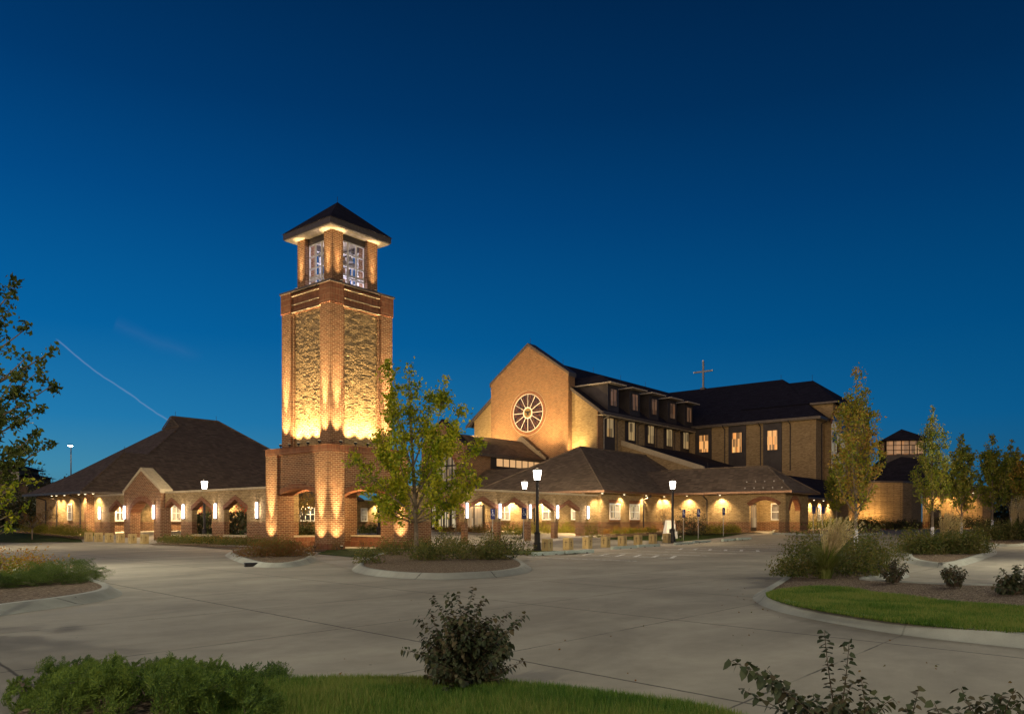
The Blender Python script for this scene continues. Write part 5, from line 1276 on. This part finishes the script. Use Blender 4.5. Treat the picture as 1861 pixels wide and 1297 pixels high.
for (a, b, dd) in ((46, 872, .1), (40, 905, -.2), (30, 925, .2), (20, 885, .1), (0, 900, -.3), (15, 945, .1), (0, 960, .2), (25, 890, -.2)):
    s = T(-36, b+35); e = T(a, b, dd); lb.append((bez(s, (s+e)/2+np.array([0, 0, .02]), e, 6), .012, .004))
mk_tree('sapling', 'small green sapling at the left edge below the shade tree', x, y, lb, [(np.array([0, 0, -.1]), .035), (T(-40, 1000), .03), (T(-38, 900), .015), (T(-34, 860), .008)], M['leaf'], .062, nt=7, tl=.26, per=9, spread=.03, upb=0, leafy0=.3, r0=.004)
# ornamental tree on the far left lawn
def vase(x, y, name, label, H, Rr, n, lm, ls, nt=5, per=9, tl=.4, z0=.25, group=None, spread=.05, cat='tree', tr_=.05):
    lb = []
    for i in range(n):
        th = 2.4*i+rng.uniform(-.4, .4); rr = Rr*rng.uniform(.35, 1.0); h = H*rng.uniform(.55, 1.0)
        lb.append((bez((0, 0, H*z0), (rr*.35*math.cos(th), rr*.35*math.sin(th), H*z0+.5*(h-H*z0)), (rr*math.cos(th), rr*math.sin(th), h), 5), tr_*.5, .005))
    return mk_tree(name, label, x, y, lb, [(np.array([0, 0, -.1]), tr_), (np.array([0, 0, H*z0*.6]), tr_*.9), (np.array([0, 0, H*z0*1.1]), tr_*.7)], lm, ls, nt=nt, tl=tl, per=per, spread=spread, group=group, cat=cat, upb=.1, leafy0=.3, r0=.006)
vase(*gp(58, 981), 'ornamental_tree', 'small bronze leaved ornamental tree on the left lawn', 2.3, 2.1, 15, M['rust'], .08, nt=5, per=9, z0=.35)
vase(*gp(893, 996), 'bare_sapling', 'thin nearly bare sapling beside the sign near the maple', 2.5, .6, 7, M['rust'], .045, nt=4, per=2, tl=.4, z0=.4, spread=.1, tr_=.025)
vase(*at(1206, 57), 'bare_sapling', 'thin sapling in the bed left of the white shrine', 2.6, .75, 10, M['rust'], .06, nt=5, per=4, tl=.4, z0=.35, tr_=.03)
vase(*at(828, 58), 'bare_sapling', 'small sapling before the glazed entrance doors inside the courtyard', 2.9, .6, 8, M['leaf_dark'], .06, nt=4, per=3, tl=.4, z0=.4, tr_=.03)
vase(*at(549, 56), 'ornamental_tree', 'floodlit ornamental tree seen through the left arch of the tower', 4.4, 1.9, 16, M['gold'], .11, nt=5, per=9, z0=.3, spread=.12)
for px, D, H, Rr, nm in ((72, 118, 9, 2.2, 'thin dark tree left of the far pole light'), (118, 112, 6.9, 3.4, 'dark rounded tree at the foot of the far pole light'), (95, 116, 6.0, 3, 'low dark tree left of the far pole light'), (150, 122, 7.4, 2.4, 'dark tree top showing over the end of the hall roof'),
                         (45, 100, 4.6, 4, 'dark tree in front of the distant house'), (20, 95, 4.2, 3.8, 'dark shrubby tree below the distant house at far left'), (75, 96, 3.6, 3.0, 'low dark tree behind the ornamental tree')):
    vase(*at(px, D), 'dark_tree', nm, H, Rr, 16, M['leaf_dark'], .34 if H > 5 and Rr > 2.5 else .26, nt=2.4, per=12 if Rr > 2.3 else 4, tl=1.3, z0=.2, group='dark trees at the far left', spread=.3, tr_=.1)
for px, D, H, Rr, nm in ((1835, 112, 9.5, 4.5, 'dark tree behind the rear building'), (1880, 104, 8.5, 5, 'dark tree behind the last street trees at the right edge')):
    vase(*at(px, D), 'dark_tree', nm, H, Rr, 18, M['leaf_dark'], .36, nt=2.4, per=12, tl=1.4, z0=.2, group='dark trees at the far right', spread=.32, tr_=.1)

# dome shaped bushes
def bushV(cx, cy, rx, ry, h, n, size, z0=0, rz=0, up=.3, asp=.6, rough=.28):
    th = rng.uniform(0, 2*math.pi, n); ph = np.arccos(rng.uniform(0, 1, n)); r_ = rng.uniform(.25, 1, n)**.5
    lob = 1+rough*np.sin(th*3+cx*5)*np.sin(ph*4+cy*3)+rng.normal(size=n)*rough*.45
    X = rx*r_*lob*np.sin(ph)*np.cos(th); Y = ry*r_*lob*np.sin(ph)*np.sin(th); Z = h*r_*lob*np.cos(ph)+.03
    c, s = math.cos(rz), math.sin(rz)
    C = np.stack([cx+X*c-Y*s, cy+X*s+Y*c, np.full(n, z0)+Z], 1)
    return leafquads(C, size, asp, up)
def bush(px, py, rx, h, n, size, lm, label, name='shrub', group=None, ry=None, stems=6, cat='shrub', D=None):
    x, y = gp(px, py) if D is None else at(px, D); z = gz(x, y)+.1
    t = thing(name, label, cat, (x, y, z), 0, group)
    V = bushV(0, 0, rx, ry or rx, h, n, size); npmesh('foliage', V, 4, M[lm], t)
    sb = MB()
    for k in range(stems):
        th = rng.uniform(0, 6.28); sb.tube([(x, y, z-.05), (x+rx*.3*math.cos(th), y+rx*.3*math.sin(th), z+h*.4), (x+rx*.6*math.cos(th), y+rx*.6*math.sin(th), z+h*.8)], [.014, .009, .004], 4)
    sb.build('stem', M['twig'], t); return t
def mass(name, label, cat, blobs, lm, size, dens=1.0, z=.12, up=.3, asp=.6):
    """blobs: (x, y, rx, ry, h, n)"""
    V = [bushV(x, y, rx, ry, h, int(n*dens), size, gz(x, y)+z, rng.uniform(0, 3), up, asp) for x, y, rx, ry, h, n in blobs]
    o = npmesh(name, np.concatenate(V), 4, lm if not isinstance(lm, str) else M[lm]); tag(o, label, cat, kind='stuff'); return o
def row(p0, p1, n, rx, h, nl, jit=.3):
    return [(p0[0]+(p1[0]-p0[0])*(i+.5)/n+rng.normal()*jit, p0[1]+(p1[1]-p0[1])*(i+.5)/n+rng.normal()*jit, rx*rng.uniform(.7, 1.2), rx*rng.uniform(.7, 1.2), h*rng.uniform(.65, 1.2), nl) for i in range(n)]
mass('low_shrubs', 'low dark green rose shrubs filling the maple island', 'ground cover', row(gp(745, 1024), gp(925, 1022), 14, .55, .62, 330, .35)+row(gp(700, 1009), gp(920, 1007), 14, .6, .75, 330, .35)+row(gp(780, 1012), gp(930, 1014), 10, .6, .85, 330, .4), 'leaf_shrub', .07)
bush(668, 1030, .48, .55, 520, .07, 'leaf_shrub', 'small rounded green shrub at the left tip of the maple island')
bush(712, 1014, .4, .5, 380, .07, 'leaf_shrub', 'small green shrub just left of the maple trunk')
bush(908, 1020, .75, .8, 700, .07, 'leaf_dark', 'wiry dark shrub at the right end of the maple island')
mass('low_shrubs', 'rounded mound of bronze green shrubs in the small island before the tower', 'ground cover', row(gp(448, 1018), gp(552, 1016), 9, .5, .62, 420, .18)+row(gp(470, 1011), gp(540, 1010), 5, .5, .7, 350, .15), 'rust', .06)
mass('low_shrubs', 'low planting of green groundcover along the left arcade wall', 'ground cover', row(gp(292, 988), gp(520, 998), 34, .6, .5, 200, .4)+row(gp(300, 986), gp(470, 990), 20, .5, .42, 200, .3), 'leaf_shrub', .08)
mass('golden_groundcover', 'golden leaved patches in the bed along the left arcade wall', 'ground cover', row(gp(340, 989), gp(420, 992), 9, .4, .42, 170, .3), 'gold', .07)
for px, py, nm in ((572, 1001, 'small reddish shrub at the foot of the near tower pier, left side'), (612, 1002, 'small reddish shrub at the foot of the near tower pier, right side'), (520, 998, 'small dark shrub left of the low wall under the tower'), (735, 1002, 'reddish shrub at the foot of the right tower pier'), (660, 1000, 'tiny shrub in the right opening of the tower'), (775, 1000, 'shrub at the wall right of the tower')):
    bush(px, py, .35, .5, 240, .05, 'rust', nm, group='small shrubs at the tower foot')
# left bed
mass('spreading_juniper', 'flat spreading green juniper mat in the left bed', 'juniper', [], 'juniper', .05) if False else None
# bright hedge left of the bollards and grasses behind the right arcade
mass('hedge', 'bright yellow green low hedge along the left hall wall', 'hedge', row(gp(45, 969), gp(148, 978), 22, .7, .8, 420, .25), 'hedge', .10, asp=.3, up=1.5)
mass('courtyard_grasses', 'bright green clumps of grass behind the right arcade piers', 'ornamental grass', row(at(912, 60), at(1048, 62.5), 18, .6, .95, 420, .15), 'hedge', .16, asp=.12, up=2.5, z=.02)
mass('rust_shrubs', 'rust coloured low shrubs inside the courtyard before the entrance', 'ground cover', row(at(800, 62), at(898, 60), 16, .55, .6, 260, .2), 'rust', .09)
mass('courtyard_shrubs', 'green shrubs in the raised bed seen through the left tower arch', 'ground cover', row(at(536, 52), at(578, 52), 7, .8, 1.2, 500, .2)+row(at(656, 60), at(705, 60), 8, .5, .7, 260, .2), 'leaf_shrub', .12)
mass('wall_shrubs', 'mixed gold and green low plants along the wing wall behind the bollards', 'ground cover', row(gp(1100, 973), gp(1195, 968), 16, .42, .5, 200, .15), 'gold', .07)
mass('wall_shrubs', 'low green plants along the wing wall left of the arched porch', 'ground cover', row(at(1278, 59.5), at(1338, 60.5), 10, .55, .8, 380, .25)+row(gp(1110, 974), gp(1190, 970), 9, .4, .42, 160, .15), 'hedge', .08)
bush(1075, 976, .75, 1.35, 900, .08, 'hedge', 'upright yellow green shrub at the end of the right arcade', D=55.5)
bush(1241, 968, .95, 1.75, 1300, .10, 'leaf_dark', 'tall dark shrub right of the white shrine', D=58.5)
bush(1268, 968, .9, 1.6, 1100, .10, 'leaf_dark', 'tall dark shrub behind the second blue sign right of the shrine', D=59)
mass('low_shrubs', 'dark green shrub mass in the bed before the side wing', 'ground cover', row(gp(1405, 964), gp(1600, 962), 34, 1.1, .95, 420, .5), 'leaf_shrub', .12)
mass('low_shrubs', 'dark shrubs along the foot of the curved chapel wall', 'ground cover', row(at(1605, 77), at(1672, 78), 8, .8, .8, 260, .3)+row(at(1700, 87), at(1800, 88), 12, 1.0, 1.3, 300, .3), 'leaf_dark', .16)
# right island shrubs
mass('low_shrubs', 'tall mass of green rose shrubs round the plumed grass', 'ground cover', row(gp(1455, 1050), gp(1560, 1055), 8, .62, .95, 620, .25)+row(gp(1530, 1042), gp(1612, 1048), 9, .65, 1.0, 620, .3)+row(gp(1480, 1030), gp(1600, 1024), 10, .7, .9, 420, .35)+row(gp(1425, 1056), gp(1470, 1060), 3, .4, .6, 420, .1), 'leaf_shrub', .062)
mass('low_shrubs', 'green shrub mass under the street tree right of the lantern', 'ground cover', row(gp(1650, 1012), gp(1775, 1010), 16, .85, .85, 480, .35)+row(gp(1665, 1002), gp(1785, 1000), 14, .9, .9, 420, .4), 'leaf_shrub', .09)
mass('low_shrubs', 'green shrub mass under the trees at the right edge', 'ground cover', row(gp(1780, 984), gp(1900, 980), 20, 1.1, 1.1, 420, .4)+row(gp(1790, 978), gp(1900, 974), 14, 1.1, 1.0, 360, .4), 'leaf_shrub', .11)

# blades: ornamental grasses
def tuft(px, py, label, hg=.75, hp=1.35, nb=420, npl=75, sc_=1.0, lean=.25, D=None, group='plumed ornamental grasses'):
    x, y = gp(px, py) if D is None else at(px, D); z = gz(x, y)+.12; t = thing('ornamental_grass', label, 'ornamental grass', (x, y, z), 0, group)
    th = rng.uniform(0, 6.28, nb); L = hg*rng.uniform(.7, 1.25, nb)*sc_; out = rng.uniform(.15, .75, nb)*sc_
    wd = .011*sc_*(1 if D is None and py > 1040 else 1.6); V = []
    for i in range(nb):
        dx, dy = math.cos(th[i]), math.sin(th[i]); b0 = np.array([dx, dy, 0])*rng.uniform(0, .14)*sc_; w_ = np.array([-dy, dx, 0])*wd
        q = [b0+np.array([dx*out[i]*s*s, dy*out[i]*s*s, L[i]*(s-.38*s*s*s*out[i]/.6)]) for s in (0, .35, .7, 1)]
        for k in range(3):
            wa, wb_ = w_*(1-.25*k), w_*(1-.25*(k+1)); V += [q[k]-wa, q[k]+wa, q[k+1]+wb_, q[k+1]-wb_]
    npmesh('blades', np.array(V), 4, M['tuft'], t)
    V = []; ld_ = cdir(1)
    for i in range(npl):
        th_ = rng.uniform(0, 6.28); o_ = rng.uniform(.05, .38)*sc_; H = hp*rng.uniform(.78, 1.12)*sc_; dv = np.array([math.cos(th_)*o_, math.sin(th_)*o_, 0])+ld_*lean*rng.uniform(.4, 1.4)*sc_
        pt = lambda s: dv*s*s*.9+dv*.15*s+np.array([0, 0, H*s]); w_ = cdir(1)*.004*sc_
        for s0, s1 in ((0, .4), (.4, .72)):
            V += [pt(s0)-w_, pt(s0)+w_, pt(s1)+w_, pt(s1)-w_]
        for s in np.linspace(.62, 1, 9):
            for _ in range(2):
                c_ = pt(s)+rng.normal(size=3)*.008*sc_; u_ = unit(pt(s)-pt(s-.05)+rng.normal(size=3)*.02*sc_)*.045*sc_; w2 = unit(np.cross(u_, rng.normal(size=3)))*.011*sc_*(1.1-abs(s-.8)*2)
                V += [c_-u_, c_+w2, c_+u_, c_-w2]
    npmesh('plumes', np.array(V), 4, M['plume'], t); return t
tuft(1499, 1060, 'big clump of plumed ornamental grass at the end of the right island', hg=.82, hp=1.3, nb=650, npl=110, lean=.38)
tuft(1712, 1004, 'plumed grass between the two white wrapped trees', hg=.9, hp=1.65, nb=260, npl=80, lean=.25)
tuft(1732, 1001, 'plumed grass beside the fourth street tree', hg=.9, hp=1.55, nb=220, npl=60, lean=.25)
tuft(1838, 983, 'plumed grass under the last street trees', hg=1.2, hp=2.2, nb=240, npl=80, sc_=1.2, lean=.3)
tuft(1852, 981, 'plumed grass at the right edge of the picture', hg=1.2, hp=2.3, nb=240, npl=80, sc_=1.2, lean=.3)
# cannas in the planted arches
for px0, px1, nm in ((350, 386, 'red flowering canna clump filling the left planted arch'), (409, 449, 'red flowering canna clump filling the planted arch nearest the tower')):
    ya, yb = Yx(px1, 27.25), Yx(px0, 27.25); xm, ym_ = 27.35, (ya+yb)/2; t = thing('canna_clump', nm, 'flowering plant', (xm, ym_, .3), 0, 'canna clumps in the arcade')
    n = 420; C = np.stack([rng.uniform(-.15, .35, n), rng.uniform(-(yb-ya)/2, (yb-ya)/2, n), rng.uniform(.1, 1.75, n)], 1)
    npmesh('leaves', leafquads(C, .34, .38, 1.2), 4, M['leaf_dark'], t)
    n = 70; C = np.stack([rng.uniform(-.2, .3, n), rng.uniform(-(yb-ya)/2, (yb-ya)/2, n), rng.uniform(1.65, 2.25, n)], 1)
    tag(npmesh('flowers', leafquads(C, .12, .8), 4, M['flower'], t), kind='stuff')
    sm = MB()
    for k in range(10): yy_ = ym_+rng.uniform(-.5, .5)*(yb-ya); sm.tube([(xm, yy_, .3), (xm-.05, yy_+.05, 2.2)], [.015, .008], 4)
    sm.build('stem', M['juniper'], t)

# junipers
def spray(base, d, L, V, fine=1.0):
    d = unit(np.array(d)); side = unit(np.cross(d, rng.normal(size=3))); nn = np.cross(d, side)
    k = int(16*fine)+4
    for i in range(k):
        t = i/k; p = base+d*L*t+np.array([0, 0, -.06*L*t*t])
        l = L*(.42*(1-t)+.08)*rng.uniform(.7, 1.1)
        for s in (1, -1):
            a_ = rng.uniform(-.5, .5); bd_ = unit(d*.95+s*(side*math.cos(a_)+nn*math.sin(a_))*.75)
            m = max(3, int(l/.011))
            for j in range(m):
                q_ = p+bd_*l*(j/m); nd = unit(bd_+rng.normal(size=3)*.35)*.016; w_ = unit(np.cross(nd, rng.normal(size=3)))*.0030
                V += [q_-nd*.4, q_+w_, q_+nd, q_-w_]
def juniper(label, sprays, cen, name='juniper_shrub', group='junipers in the foreground bed', fine=1.0):
    x, y = cen; z = gz(x, y)+.12; t = thing(name, label, 'juniper', (x, y, z), 0, group); V = []
    for b_5, d_5, L in sprays: spray(np.array(b_5)-np.array([x, y, z]), d_5, L, V, fine)
    npmesh('foliage', np.array(V), 4, M['juniper'], t)
    sb = MB()
    for b_5, d_5, L in sprays[::5]:
        sb.tube([(x, y, z), tuple((np.array(b_5)+np.array([x, y, z]))/2+np.array([0, 0, .03])), tuple(b_5)], [.007, .005, .003], 4)
    sb.build('stem', M['twig'], t); return t
def fg_sprays(pts, n, D0, D1, L0, L1, hmax):
    """pts: silhouette samples (px, top py) of a low bush; sprays fill below it"""
    xs_ = np.array([p[0] for p in pts]); ts = np.array([p[1] for p in pts]); out = []
    for _ in range(n):
        px = rng.uniform(xs_[0], xs_[-1]); D = rng.uniform(D0, D1); top = np.interp(px, xs_, ts)
        ztop = CZ+(HY-top)*D/F; z = .1+(max(ztop, .16)-.1)*rng.uniform(.15, 1)**.6; L = rng.uniform(L0, L1)
        th = rng.uniform(0, 6.28); d_ = np.array([math.cos(th)*.6, math.sin(th)*.6, rng.uniform(.35, 1.2)])+cdir(.35)
        d_ = unit(d_); xx, yy_ = at(px, D); out.append((np.array([xx, yy_, z])-d_*L*.8, d_, L))
    return out
juniper('main spreading green juniper at the bottom left', fg_sprays([(85, 1245), (120, 1212), (150, 1222), (165, 1198), (188, 1215), (207, 1186), (225, 1212), (245, 1228), (270, 1210), (290, 1204), (312, 1190), (322, 1212), (345, 1198), (362, 1222), (400, 1262)], 620, 5.1, 7.5, .10, .34, .5), at(240, 6.6))
juniper('small juniper sprig at the lower left corner', fg_sprays([(15, 1285), (35, 1258), (60, 1256), (85, 1275)], 50, 5.5, 6.7, .1, .18, .3), at(45, 6.3))
juniper('blue green feathery juniper merging into the foreground lawn', fg_sprays([(340, 1240), (372, 1232), (400, 1218), (412, 1208), (425, 1225), (448, 1212), (462, 1228), (480, 1245), (520, 1275)], 280, 5.2, 7.2, .14, .28, .5), at(430, 6.5))
def bed_sprays(p0, p1, n, wd, h, L):
    out = []
    for _ in range(n):
        f = rng.uniform(0, 1); cx = p0[0]+(p1[0]-p0[0])*f; cy = p0[1]+(p1[1]-p0[1])*f; o_ = cdir(0, rng.normal()*wd)
        z = .12+h*rng.uniform(.1, 1); th = rng.uniform(0, 6.28); d_ = unit(np.array([math.cos(th), math.sin(th), rng.uniform(.1, .6)])); l = L*rng.uniform(.7, 1.3)
        out.append((np.array([cx, cy, z])+o_-d_*l*.5, d_, l))
    return out
juniper('flat spreading green juniper in the left bed', bed_sprays(gp(-60, 1082), gp(172, 1066), 210, .55, .32, .5), gp(60, 1076), group='junipers in the left bed', fine=.9)
juniper('second spreading juniper behind, at the tip of the left bed', bed_sprays(gp(60, 1062), gp(150, 1060), 90, .4, .4, .45), gp(110, 1062), group='junipers in the left bed', fine=.9)
bush(38, 1054, 1.05, .62, 1600, .06, 'gold', 'golden bronze shrub behind the juniper in the left bed', ry=.7)
bush(-8, 1058, .8, .5, 900, .06, 'hedge', 'yellow green shrub at the left edge of the left bed', ry=.6)

# stemmed shrubs with paired leaves
def paired(stems, label, cen, lsz, gap, name='wiry_shrub', group=None, rad=.005, z0=.1):
    x, y = cen; z = z0+gz(x, y); t = thing(name, label, 'shrub', (x, y, z), 0, group); wd = MB(); V = []; P = np.array([x, y, z])
    for s, m_, e, bare in stems:
        L = np.linalg.norm(np.array(e)-s); k = max(4, int(L/.05)); pts = bez(s, m_, e, k)
        wd.tube([tuple(p) for p in pts], [rad*(1-.7*i/(k-1)) for i in range(k)], 4)
        nl = int(L*(1-bare)/gap); ph = rng.uniform(0, 3.14)
        for i in range(nl):
            f = (bare+(1-bare)*(i+.5)/nl)*(k-1); j = min(int(f), k-2); p = pts[j]+(pts[j+1]-pts[j])*(f-j); dd = unit(pts[j+1]-pts[j])
            a_ = unit(np.cross(dd, [math.cos(ph), math.sin(ph), .2])); b_6 = np.cross(dd, a_); ph += 1.57+rng.uniform(-.3, .3)
            for s_ in (1, -1):
                o_ = unit(a_*s_+dd*.35+b_6*rng.uniform(-.3, .3)+np.array([0, 0, rng.uniform(-.35, .2)])); l = lsz*rng.uniform(.75, 1.25); w_ = unit(np.cross(o_, np.array([0, 0, 1.])+rng.normal(size=3)*.4))*l*.44
                n_ = unit(np.cross(o_, w_)); dn = np.array([0, 0, -1.])*l
                b0 = p+o_*l*.12; c1_ = p+o_*l*.55+dn*.06; tp_ = p+o_*l*1.05+dn*.38
                up_ = np.array([0, 0, 1])*l*.16
                c0_ = p+o_*l*.32+dn*.0; c2_ = p+o_*l*.78+dn*.16; V += [b0, c0_-w_*.9+up_*.7, c2_-w_*.75+up_*.5, tp_, c2_+w_*.75+up_*.5, c0_+w_*.9+up_*.7]
    wd.build('stem', M['twig'], t, smooth=True)
    npmesh('leaves', np.array(V)-P, 6, M['leaf_dark'], t); return t
def stems_from(base, tips, Dm, k=.25, infill=0, el=None, bare=.3):
    bx_7, by_7 = base; B = np.array([bx_7, by_7, .1]); out = []
    tips = [(px, py, rng.normal()*.12) for px, py in tips]
    for _ in range(infill):
        a_ = rng.uniform(0, 6.28); r_ = rng.uniform(0, 1)**.5; tips.append((el[0]+el[2]*r_*math.cos(a_), el[1]+el[3]*r_*math.sin(a_), rng.normal()*.2))
    for px, py, dd in tips:
        D = Dm+dd; xx, yy_ = at(px, D); e = np.array([xx, yy_, CZ+(HY-py)*D/F]); s = B+np.append(rng.normal(size=2)*.05, 0)
        m_ = np.array([s[0]+(e[0]-s[0])*.45, s[1]+(e[1]-s[1])*.45, s[2]+(e[2]-s[2])*.62])+rng.normal(size=3)*.02; out.append((s, m_, e, bare))
    return out
D0 = 6.45
tips = [(785, 1084), (810, 1079), (828, 1077), (860, 1066.5), (881, 1086), (756, 1123), (729, 1179), (927, 1112), (955, 1115), (902, 1117), (939, 1131), (952, 1200), (780, 1107), (868, 1097), (761, 1153), (845, 1100), (812, 1110), (915, 1150)]
paired(stems_from(at(848, D0), tips, D0, infill=250, el=(848, 1190, 86, 78), bare=.08), 'dark wiry shrub with paired leaves standing in the foreground lawn', at(848, D0), .041, .025)
Dr = 4.75
paired(stems_from(at(1500, Dr), [(1327, 1200), (1353, 1208), (1389, 1215), (1400, 1245), (1345, 1250), (1420, 1262)], Dr, bare=.4), 'long leaning dark leafed branches at the bottom, left of the upright stems', at(1500, Dr), .052, .034, group='leafy shrubs along the bottom right', z0=.0)
paired(stems_from(at(1535, Dr), [(1498, 1146), (1543, 1163), (1454, 1270), (1474, 1262), (1625, 1268), (1564, 1231), (1592, 1263), (1510, 1255), (1530, 1262), (1488, 1285), (1548, 1240), (1606, 1285), (1575, 1290), (1440, 1290)], Dr, infill=26, el=(1530, 1305, 85, 34), bare=.3), 'dark shrub with two tall upright stems at the bottom right', at(1535, Dr), .048, .027, group='leafy shrubs along the bottom right', z0=.0)
paired(stems_from(at(1690, Dr), [(1669, 1252), (1697, 1276), (1645, 1285), (1710, 1290)], Dr, infill=4, el=(1680, 1310, 40, 20), bare=.4), 'small dark leafed shrub between the two larger ones at the bottom right', at(1690, Dr), .052, .03, group='leafy shrubs along the bottom right', z0=.0)
paired(stems_from(at(1800, Dr), [(1746, 1249), (1821, 1260), (1845, 1253), (1779, 1270), (1803, 1263), (1760, 1280), (1858, 1270), (1730, 1285)], Dr, infill=22, el=(1800, 1305, 75, 28), bare=.35), 'low dark leafed shrub in the bottom right corner', at(1800, Dr), .052, .028, group='leafy shrubs along the bottom right', z0=.0)
# small shrubs on the right mulch strip
def small_paired(px, py, D, el, n, label, lsz=.05):
    x, y = at(px, D); paired([(s+np.array([0, 0, .05]), m_, e, b_) for s, m_, e, b_ in stems_from((x, y), [], D, infill=n, el=el, bare=.35)], label, (x, y), lsz, .036, group='small shrubs in the right mulch strip', rad=.014)
Dd = dep(*gp(1733, 1078)); small_paired(1733, 1078, Dd, (1735, 1042, 26, 20), 34, 'small rounded green shrub standing alone on the mulch strip', .06)
Dd = dep(*gp(1620, 1070)); small_paired(1620, 1070, Dd, (1622, 1034, 34, 22), 38, 'small dark shrub with bare stems beside the plumed grass island', .055)
Dd = dep(*gp(1850, 1090)); small_paired(1850, 1090, Dd, (1845, 1056, 44, 34), 70, 'dark shrub on the mulch strip at the right edge', .065)

tag(mass('far_trees', 'dark distant tree line at the right edge behind the rear building', 'tree line', row(at(1790, 125), at(1960, 118), 14, 4.5, 6.5, 260, 1.0), 'leaf_dark', .6, z=0), kind='stuff')
tag(mass('far_trees', 'dark distant shrub line behind the left lawn', 'tree line', row(at(-60, 100), at(62, 112), 12, 3.5, 3.6, 240, 1.0), 'leaf_dark', .5, z=0), kind='stuff')
n = 80; px_s = rng.uniform(600, 1850, n); py_s = rng.uniform(1060, 1290, n); LV = []
for a_, b_ in zip(px_s, py_s):
    xx, yy_ = gp(a_, b_)
    if rng.uniform() < .35: xx, yy_ = gp(1370+rng.normal()*30, 1090+rng.normal()*14)
    LV.append((xx, yy_, .012))
LQ = leafquads(np.array(LV), .035, .7); LQ[:, 2] = np.clip(LQ[:, 2], .006, .03)
lo_ = npmesh('fallen_leaves', LQ, 4, M['rust']); tag(lo_, 'small fallen brown leaves scattered on the concrete', 'fallen leaves', kind='stuff')
# lawn blades
def inpoly(P, poly):
    x, y = P[:, 0], P[:, 1]; ins = np.zeros(len(P), bool); n = len(poly)
    for i in range(n):
        x0, y0 = poly[i]; x1, y1 = poly[(i+1) % n]
        c = ((y0 > y) != (y1 > y)) & (x < (x1-x0)*(y-y0)/((y1-y0)+1e-12)+x0); ins ^= c
    return ins
def blades(poly, n, s0, s1, D0_, D1_, h, wd, zb, label):
    s = rng.uniform(s0, s1, n); D = rng.uniform(D0_, D1_, n); r_ = (s-CX)/F*D
    P = np.stack([SU*r_+CU*D, -CU*r_+SU*D], 1); P = P[inpoly(P, poly)]; n = len(P)
    B = np.column_stack([P, np.full(n, zb)]); th = rng.uniform(0, 6.28, n); H = h*rng.uniform(.5, 1.2, n)*(1+.35*np.sin(P[:, 0]*3.1)*np.sin(P[:, 1]*2.3)); ln_ = rng.uniform(.1, .75, n)*H
    w_ = np.column_stack([-np.sin(th), np.cos(th), np.zeros(n)])*wd; tp = B+np.column_stack([np.cos(th)*ln_, np.sin(th)*ln_, H])
    V = np.stack([B-w_, B+w_, tp], 1).reshape(-1, 3); o = npmesh('lawn_grass', V, 3, M['blade']); tag(o, label, 'grass', kind='stuff')
blades(turf0, 260000, 380, 1480, 4.6, 8.0, .06, .003, .11, 'mown green lawn grass in the foreground')
blades(turfD, 190000, 1370, 1900, 9.2, 17, .06, .006, .135, 'mown green lawn grass on the right island')
